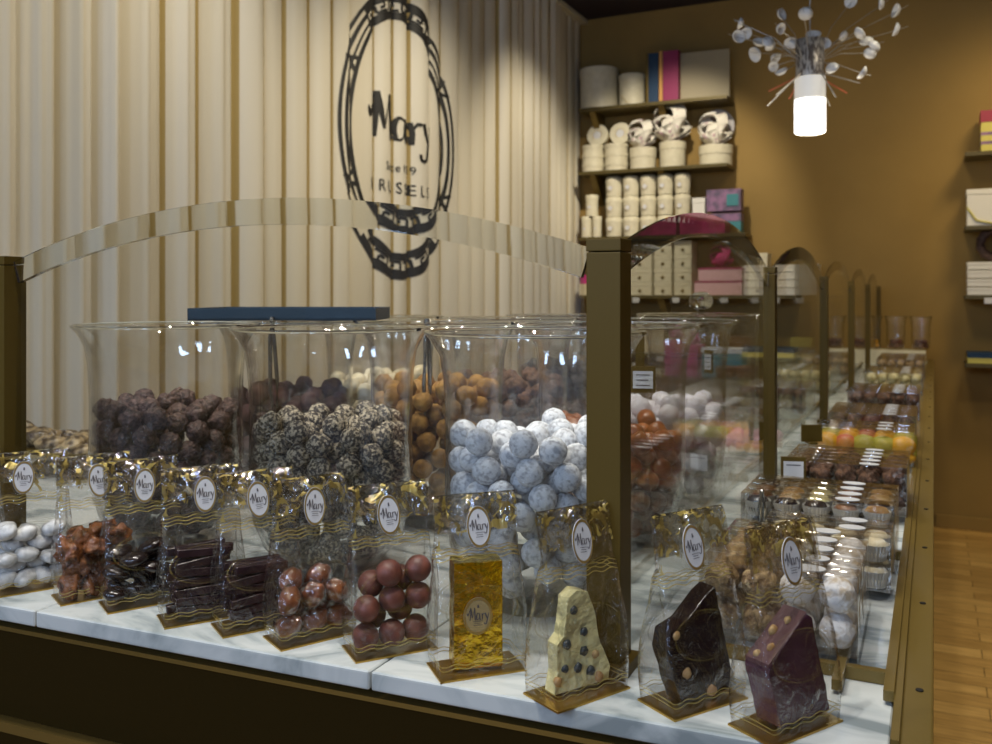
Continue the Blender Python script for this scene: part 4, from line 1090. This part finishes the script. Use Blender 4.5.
xl, xr = x_at(577, SY)+.01, x_at(727, SY)
Z1, Z2, Z3, Z4, Z5 = 2.535, 2.125, 1.700, 1.325, .96
bk = [x_at(595, 4.75), x_at(663, 4.75)]
shelf(xl, xr, Z1, 'topmost bronze wall shelf holding hat boxes and books', bk)
shelf(xl, xr, Z2, 'second wall shelf from the top holding round boxes with bows', bk)
shelf(xl, xr, Z3, 'third wall shelf from the top holding domed cream tubs', bk)
x4 = x_at(840, SY)
shelf(xl, x4, Z4, 'long wall shelf behind the glass with white edge tags', bk, [x_at(p, SY) for p in (636, 676, 724, 755, 800)])
shelf(xl, x4, Z5, 'lowest long wall shelf seen through the jars', (), [x_at(p, SY) for p in (660, 700, 790, 805)])
xr0 = x_at(965, SY)
for z, lb in ((2.10, 'top right-hand wall shelf with a crimson box'), (1.70, 'second right-hand wall shelf with a white box'), (1.325, 'third right-hand wall shelf with stacked white boxes'), (.955, 'lowest right-hand wall shelf with blue and yellow boxes')):
    shelf(xr0, 1.6, z, lb, (), [x_at(989, SY)] if z == 1.325 else ())
tag(MB().span(xl, x4, YW-.028, YW-.003, .3, Z4-.03).build('wall_panel', 'shelf'), 'dark bronze panel on the wall under the long shelf', 'panel')

def px_x(p, y): return x_at(p, y)
def zpix(dpy, px, y):
    x = x_at(px, y); Z = -(x-CX)*ST + (y-CY)*CT; return dpy/F*Z
YI = SY+.035
def roundbox(px0, px1, h_px, z, label, name='round_box', mat='cream', y=None, group=None, lidfrac=.22, dome=False, strap=False, taper=1.0, bow=None, seal=False):
    y = y or YI
    x0, x1 = x_at(px0, y+.04), x_at(px1, y+.04); r = (x1-x0)/2; h = zpix(h_px, px0, y+.04); xc = (x0+x1)/2
    yc = min(y+r, YW-r-.002) if r < .12 else YW-r-.004
    t = thing(name, label, 'round box', (xc, max(yc, YI+min(r, .1)*.4), z+.0005), 0, group)
    MB().lathe([(0, 0), (r*.96*taper, 0), (r*.96, h*(1-lidfrac)), (0, h*(1-lidfrac))], 36).build('box_body', mat, t, smooth=40)
    if dome: pf = [(0, h*(1-lidfrac)+.0005), (r*.98, h*(1-lidfrac)+.0005), (r*.98, h*.86), (r*.90, h*.93), (r*.75, h*.985), (r*.3, h), (0, h)]
    else: pf = [(0, h*(1-lidfrac)+.0005), (r, h*(1-lidfrac)+.0005), (r, h*.99), (r*.98, h), (0, h)]
    MB().lathe(pf, 36).build('lid', mat, t, smooth=40)
    if bow: add_bow(t, 0, -r*.2, h, bow, 'ribbon')
    if seal: oval_label(t, -r*.15, -r*.97, h*.42, r*.34, r*.34, written=False, name='round_seal')
    if strap: MB().tube([(-r*.99, -.004, h*.62), (-r*.5, -r*.9, h*.28), (0, -r*1.01, h*.05)], .004, 6).build('cord', 'beigebox', t)
    return t
# shelf 1
roundbox(579, 616, 40, Z1, 'big cream hat box at the left end of the top shelf', 'hat_box', lidfrac=.2)
roundbox(617, 643, 32, Z1, 'smaller cream hat box with cord beside the big one', 'hat_box', lidfrac=.2, strap=True)
def upright(px0, px1, h_px, z, mat, spine, label, y=YI, dy=.18, name='boxed_book'):
    x0, x1 = x_at(px0, y), x_at(px1, y); h = zpix(h_px, px0, y)
    t = thing(name, label, 'book', ((x0+x1)/2, y+dy/2, z+.0005)); w_ = x1-x0
    MB().span(-w_*.5, -w_*.32, -dy/2, dy/2, 0, h).build('cover', spine, t, bevel=.001)
    MB().span(-w_*.30, w_*.5, -dy/2+.002, dy/2, 0, h*.99).build('spine_block', mat, t, bevel=.001)
    return t
upright(646, 658, 50, Z1, 'blue', 'bronze', 'blue upright box standing on the top shelf')
upright(659, 678, 51, Z1, 'bookpink', 'orange', 'crimson pink upright box beside the blue one')
x0, x1 = x_at(681, SY+.03), x_at(731, SY+.06)
pb = thing('flat_presentation_box', 'large flat grey-beige box standing at the right end of the top shelf', 'box', ((x0+x1)/2-.02, SY+.12, Z1+.0005), .05)
MB().span(-(x1-x0)/2, (x1-x0)/2, -.02, .02, 0, zpix(50, 700, SY)).build('board', 'dullboard', pb, bevel=.003)
MB().span(-(x1-x0)/2-.012, -(x1-x0)/2-.001, -.02, .02, 0, zpix(50, 700, SY)).build('edge_strip', 'orange', pb)
# shelf 2
for s_, (p0_, p1_) in enumerate(((581, 602), (603, 626))):
    for k in range(3):
        t = roundbox(p0_, p1_, 9, Z2+k*zpix(9.2, 600, YI), 'flat cream round box, %s of the %s stack on the second shelf' % (['bottom', 'middle', 'top'][k], ['left', 'right'][s_]), 'round_box', group='flat round boxes on the second shelf', lidfrac=.4)
    x = x_at((p0_+p1_)/2, YI); r = zpix(11, 600, YI)
    ldz = Z2+3*zpix(9.2, 600, YI)+.001
    ll = thing('upright_round_box', 'cream disc-shaped box with seal standing on the %s round stack' % ['left', 'right'][s_], 'round box', (x+.01, YI+.10, ldz+r))
    d = MB().lathe([(0, -.015), (r, -.015), (r, .015), (0, .015)], 36).xf(Matrix.Rotation(math.pi/2-.15, 4, 'X')); d.build('disc', 'cream', ll, smooth=40)
    oval_label(ll, 0, -.018, 0, r*.45, r*.45, written=False, name='round_seal')
roundbox(628, 654, 22, Z2, 'round cream box topped by a white bow, third from left on the second shelf', bow=.11, lidfrac=.45)
roundbox(658, 684, 26, Z2, 'round cream box with the largest spotted bow on the second shelf', bow=.145, lidfrac=.3)
roundbox(697, 731, 20, Z2, 'wide round cream box with bow at the right end of the second shelf', bow=.125, lidfrac=.45)
x = x_at(717, YW-.05); r = zpix(17, 717, YW-.05)
ll = thing('upright_round_box', 'large pale disc-shaped box leaning behind the wide bow box', 'round box', (x, YW-.035, Z2+r+.150)); MB().lathe([(0, -.012), (r, -.012), (r, .012), (0, .012)], 40).xf(Matrix.Rotation(math.pi/2, 4, 'X')).build('disc', 'greyribbon', ll, smooth=40)
# shelf 3: domed tubs
hT = zpix(20.5, 640, YI)
for c_ in range(5):
    p0_ = 605+c_*17.2
    for k in range(3):
        roundbox(p0_, p0_+16.6, 20.3, Z3+k*hT, 'domed cream tub, %s of column %s on the third shelf' % (['bottom', 'middle', 'top'][k], ['nearest the curtain', 'second from the curtain', 'in the centre', 'second from the right', 'farthest right'][c_]), 'domed_tub', dome=True, lidfrac=.3, group='domed tubs on the third shelf', taper=.9, seal=True)
for k, (p0_, p1_, zz, w_) in enumerate(((582, 592, 0, 'front left'), (593, 602, 0, 'front right'), (586, 598, 1, 'upper'))):
    roundbox(p0_, p1_, 21, Z3+zz*zpix(21.5, 590, YI), 'small cream tub, %s one by the curtain on the third shelf' % w_, 'small_tub', lidfrac=.25, seal=True)
x0 = x_at(692, YI)
gb(692, 705, 198, 214, YI, .08, 'white_card', 'small white box with dark seal beside the lilac box', z0=Z3+.0005+zpix(19, 690, YI), name='gift_box')
gb(692, 705, 214, 234, YI, .08, 'cream', 'plain cream box under the small white sealed box', z0=Z3+.0005)
lb_ = gb(706, 741, 190, 213, YI, .10, 'lilac', 'large lilac patterned box with teal label on the third shelf', z0=Z3+.0005+zpix(22.5, 720, YI), lidh=.05)
MB().span(.02, .09, -.053, -.0505, .03, .10).build('teal_label', 'teal', lb_)
gb(708, 741, 214, 236, YI, .10, 'teal', 'dark teal box under the lilac patterned box', z0=Z3+.0005, lid='lilac', lidh=.4)
# extend the third shelf board under those boxes
shelf(xr+.002, x_at(745, SY), Z3, 'short wall shelf piece under the lilac box')
# shelf 4
hB = zpix(13.4, 650, YI)
for c_, (p0_, p1_, n_) in enumerate(((600, 627, 4), (628, 652, 4), (654, 672, 4), (674, 692, 4), (748, 768, 3))):
    for k in range(n_):
        gb(p0_, p1_, 0, 12.9, YI, .15, 'cream', 'cream drawer box, %s of the %s stack on the long shelf' % (['bottom', 'second', 'third', 'top'][k] if n_ == 4 else ['bottom', 'middle', 'top'][k], ['curtain-side', 'second', 'third', 'fourth', 'pink-side right'][c_]), z0=Z4+.0005+k*hB, group='cream boxes on the long shelf', lidh=.4, emb_=True) if False else giftbox(x_at(p0_, YI), x_at(p1_, YI)-.003, YI, .15, Z4+.0005+k*hB, hB-.002, 'cream', 'cream drawer box, %s of the %s stack on the long shelf' % (['bottom', 'second', 'third', 'top'][k] if n_ == 4 else ['bottom', 'middle', 'top'][k], ['curtain-side', 'second', 'third', 'fourth', 'right-hand'][c_]), group='cream boxes on the long shelf', lidh=.35, emb_=True)
for k in range(4):
    giftbox(x_at(786, YI), x_at(818, YI), YI, .16, Z4+.0005+k*zpix(7.8, 800, YI), zpix(7.4, 800, YI), 'white_card', 'flat white box, %s of the rightmost stack on the long shelf' % ['bottom', 'second', 'third', 'top'][k], group='flat white boxes on the long shelf')
z_ = Z4+.0005
giftbox(x_at(694, YI), x_at(742, YI), YI, .15, z_, zpix(14, 710, YI), 'palepink', 'lower pink drawer box on the long shelf', lid='pink', lidh=.12)
giftbox(x_at(698, YI), x_at(742, YI), YI, .15, z_+zpix(14.3, 710, YI), zpix(13, 710, YI), 'palepink', 'upper pink drawer box with magenta bow on the long shelf', lid='pink', bow=(.085, 'pink'), lidh=.15)
giftbox(x_at(579, YI), x_at(597, YI), YI, .14, z_, zpix(11, 590, YI), 'beigebox', 'beige box beside the curtain on the long shelf', lidh=.3)
giftbox(x_at(580, YI), x_at(596, YI), YI, .12, z_+zpix(11.2, 590, YI), zpix(9, 590, YI), 'pink', 'small pink box beside the curtain on top of the beige one', lidh=.3)
# shelf 5 (seen through glass)
for i, (a, b_, mt, cn) in enumerate(((600, 632, 'beigebox', 'first'), (636, 664, 'cream', 'second'), (668, 690, 'beigebox', 'third'), (700, 722, 'shelf', 'fourth'), (730, 752, 'praline', 'fifth'), (790, 812, 'yellow', 'last'))):
    giftbox(x_at(a, YI), x_at(b_, YI), YI, .16, Z5+.0005, zpix(30 if i < 3 else 18, 650, YI), mt, '%s box from the curtain on the lowest long shelf' % cn, group='boxes on the lowest long shelf', lidh=.25)
# right shelves
cr = thing('striped_gift_box', 'crimson and gold striped box on the top right shelf', 'box', (x_at(981, YI)+.15, YI+.08, 2.1005))
MB().span(-.15, .15, -.07, .07, 0, .16).build('box_body', 'yellow', cr, bevel=.002)
for zz in (.04, .09): MB().span(-.1505, .1505, -.0705, .0705, zz, zz+.018).build('band', 'lilac', cr)
MB().span(-.152, .152, -.072, .072, .161, .225).build('lid', 'crimson', cr, bevel=.002)
wb = thing('white_basket_box', 'white box with pale strap and yellow ribbon on the second right shelf', 'box', (x_at(966, YI)+.17, YI+.09, 1.7005))
MB().span(-.165, .165, -.085, .085, 0, .17).build('box_body', 'white_card', wb, bevel=.003)
MB().span(-.168, .168, -.088, .088, .171, .20).build('lid', 'white_card', wb, bevel=.003)
MB().span(-.04, .04, -.0905, -.0885, 0, .2).build('strap', 'greyribbon', wb)
MB().tube([(-.165, -.088, .10), (-.12, -.093, .03), (-.02, -.094, .006), (.16, -.093, .01)], .006, 6).build('yellow_ribbon', 'yellow', wb)
for k in range(4):
    giftbox(x_at(966, YI)+.005, x_at(966, YI)+.30, YI, .17, 1.3255+k*.046, .041, 'white_card', 'flat white box, %s of the right-hand shelf stack' % ['bottom', 'second', 'third', 'top'][k], group='flat white boxes on the right shelf', lidh=.4)
w5 = thing('dark_wreath', 'dark round wreath lying on the stacked white boxes at right', 'wreath', (x_at(980, YI)+.08, YI+.09, 1.3255+.18+.10))
tor = MB(); 
tor.tube([(.075*math.cos(a*math.pi/12), 0, .075*math.sin(a*math.pi/12)) for a in range(25)], [.022+.006*(a % 2) for a in range(25)], 10)
tor.build('ring', 't_dark', w5, smooth=True)
giftbox(x_at(967, YI), x_at(967, YI)+.30, YI-.02, .17, .9555, .028, 'yellow', 'flat yellow box on the lowest right shelf', lidh=.3)
giftbox(x_at(967, YI), x_at(967, YI)+.30, YI-.02, .17, .984, .030, 'blue', 'flat blue box on top of the yellow one at right', lidh=.3)

giftbox(.86, 1.14, YI, .17, 1.7005, .165, 'pink', 'left magenta gift box on the second right-hand shelf', lid='pink')
giftbox(1.16, 1.46, YI, .17, 1.7005, .150, 'pink', 'right magenta gift box on the second right-hand shelf', lid='pink')

# ------------------------------------------------------------------ pendant lamp
LZc = 3.2
lx_, ly_ = rot_cam((810-496)/F*LZc, LZc)
def lz(py): return CZ-(py-296)/F*LZc
lp = thing('pendant_lamp', 'glowing white cylinder pendant lamp with porcelain pieces on radiating wires', 'lamp', (lx_, ly_, lz(133)))
H0 = lz(133); r = .053
h1 = lz(78)-H0; hm = lz(110)-H0; h2 = lz(40)-H0; hc = ZC-H0
MB().lathe([(r*.2, .002), (r*.94, .0), (r, .004), (r, h1*.60)], 40, cap=False).build('glass_shade', 'lamp_glow', lp, smooth=60)
MB().lathe([(r, h1*.603), (r*.99, h1), (r*.90, h1)], 40, cap=False).build('dim_shade_top', 'lamp_dim', lp, smooth=60)  # same shade higher up, its fading glow set as weaker emission
MB().lathe([(r*.92, h1+.001), (r*.92, h2), (r*.88, h2), (r*.88, h1+.001)], 32, cap=False).build('wire_basket', 'mesh', lp, smooth=True)
MB().lathe([(0, h1+.002), (r*.8, h1+.002), (r*.8, h1+.006), (0, h1+.006)], 24).build('light_fitting', 'wire', lp)
MB().tube([(0, 0, h1+.006), (0, 0, hc-.03)], .002, 6).build('cable', 'wire', lp)
MB().lathe([(0, hc-.03), (.05, hc-.03), (.05, hc-.002), (0, hc-.002)], 24).build('ceiling_rose', 'wire', lp)
cw = bpy.data.lights.new('pendant_bulb', 'POINT'); cw.energy = 5; cw.color = (1, .9, .72); cw.shadow_soft_size = .05
cwo = bpy.data.objects.new('pendant_bulb', cw); C.objects.link(cwo); cwo.parent = lp; cwo.location = (0, 0, -.08)
cupm = MB(); cupm.lathe([(.0, -.004), (.012, -.003), (.020, .004), (.022, .010), (.020, .009), (.011, .001), (0, 0)], 20, cap=False)
cupme = cupm.mesh('porcelain_piece', True); cupme.materials.append(M['porcelain'])
orn = [(742, 24), (737, 37), (747, 33), (780, 15), (779, 28), (804, 15), (770, 41), (760, 44), (772, 47), (757, 53), (774, 57), (775, 66), (782, 73), (791, 42), (813, 37), (807, 39), (825, 43), (831, 66), (845, 37), (858, 35), (867, 39), (876, 44), (871, 53), (864, 74), (852, 1), (883, 4), (898, 11), (898, 30), (796, 42)]
rnd = random.Random(77); wires = MB()
tri = (-ST, CT)
for i, (px, py) in enumerate(orn):
    dz = rnd.uniform(-.16, .16); Z = LZc+dz
    x, y = rot_cam((px-496)/F*Z, Z); z = CZ-(py-296)/F*Z
    p = Vector((x-lx_, y-ly_, z-H0))
    o = link('porcelain_piece', cupme, lp, p, (rnd.uniform(.6, 2.4), rnd.uniform(-.6, .6), rnd.uniform(0, 6)))
    s_ = rnd.uniform(1.0, 1.35); o.scale = (s_, s_*.85, s_)
    r0 = Vector((p.x, p.y, 0)).normalized()*r*.5
    ew = .6*h1+.4*h2
    MB().tube([(r0.x, r0.y, ew), (p*.5+Vector((0, 0, ew*.5+.015)))[:], (p*1.0)[:], (p+(p-Vector((0, 0, ew)))*.12)[:]], .0013, 5).build('wire', 'wire', lp)
for k, (px, py, tipm) in enumerate(((769, 91, 'redtip'), (767, 106, 'wire'), (789, 99, 'redtip'), (860, 83, 'wire'), (847, 93, 'redtip'), (836, 97, 'wire'), (830, 106, 'wire'), (776, 95, 'wire'))):
    Z = LZc+(-.1 if k % 2 else .1); x, y = rot_cam((px-496)/F*Z, Z); z = CZ-(py-296)/F*Z; p = Vector((x-lx_, y-ly_, z-H0))
    q = Vector((p.x, p.y, 0)).normalized()*r*.9; q.z = h1+.01
    MB().tube([q[:], p[:]], .0022, 6).build('rod', 'wire' if tipm == 'wire' else 'redtip', lp)
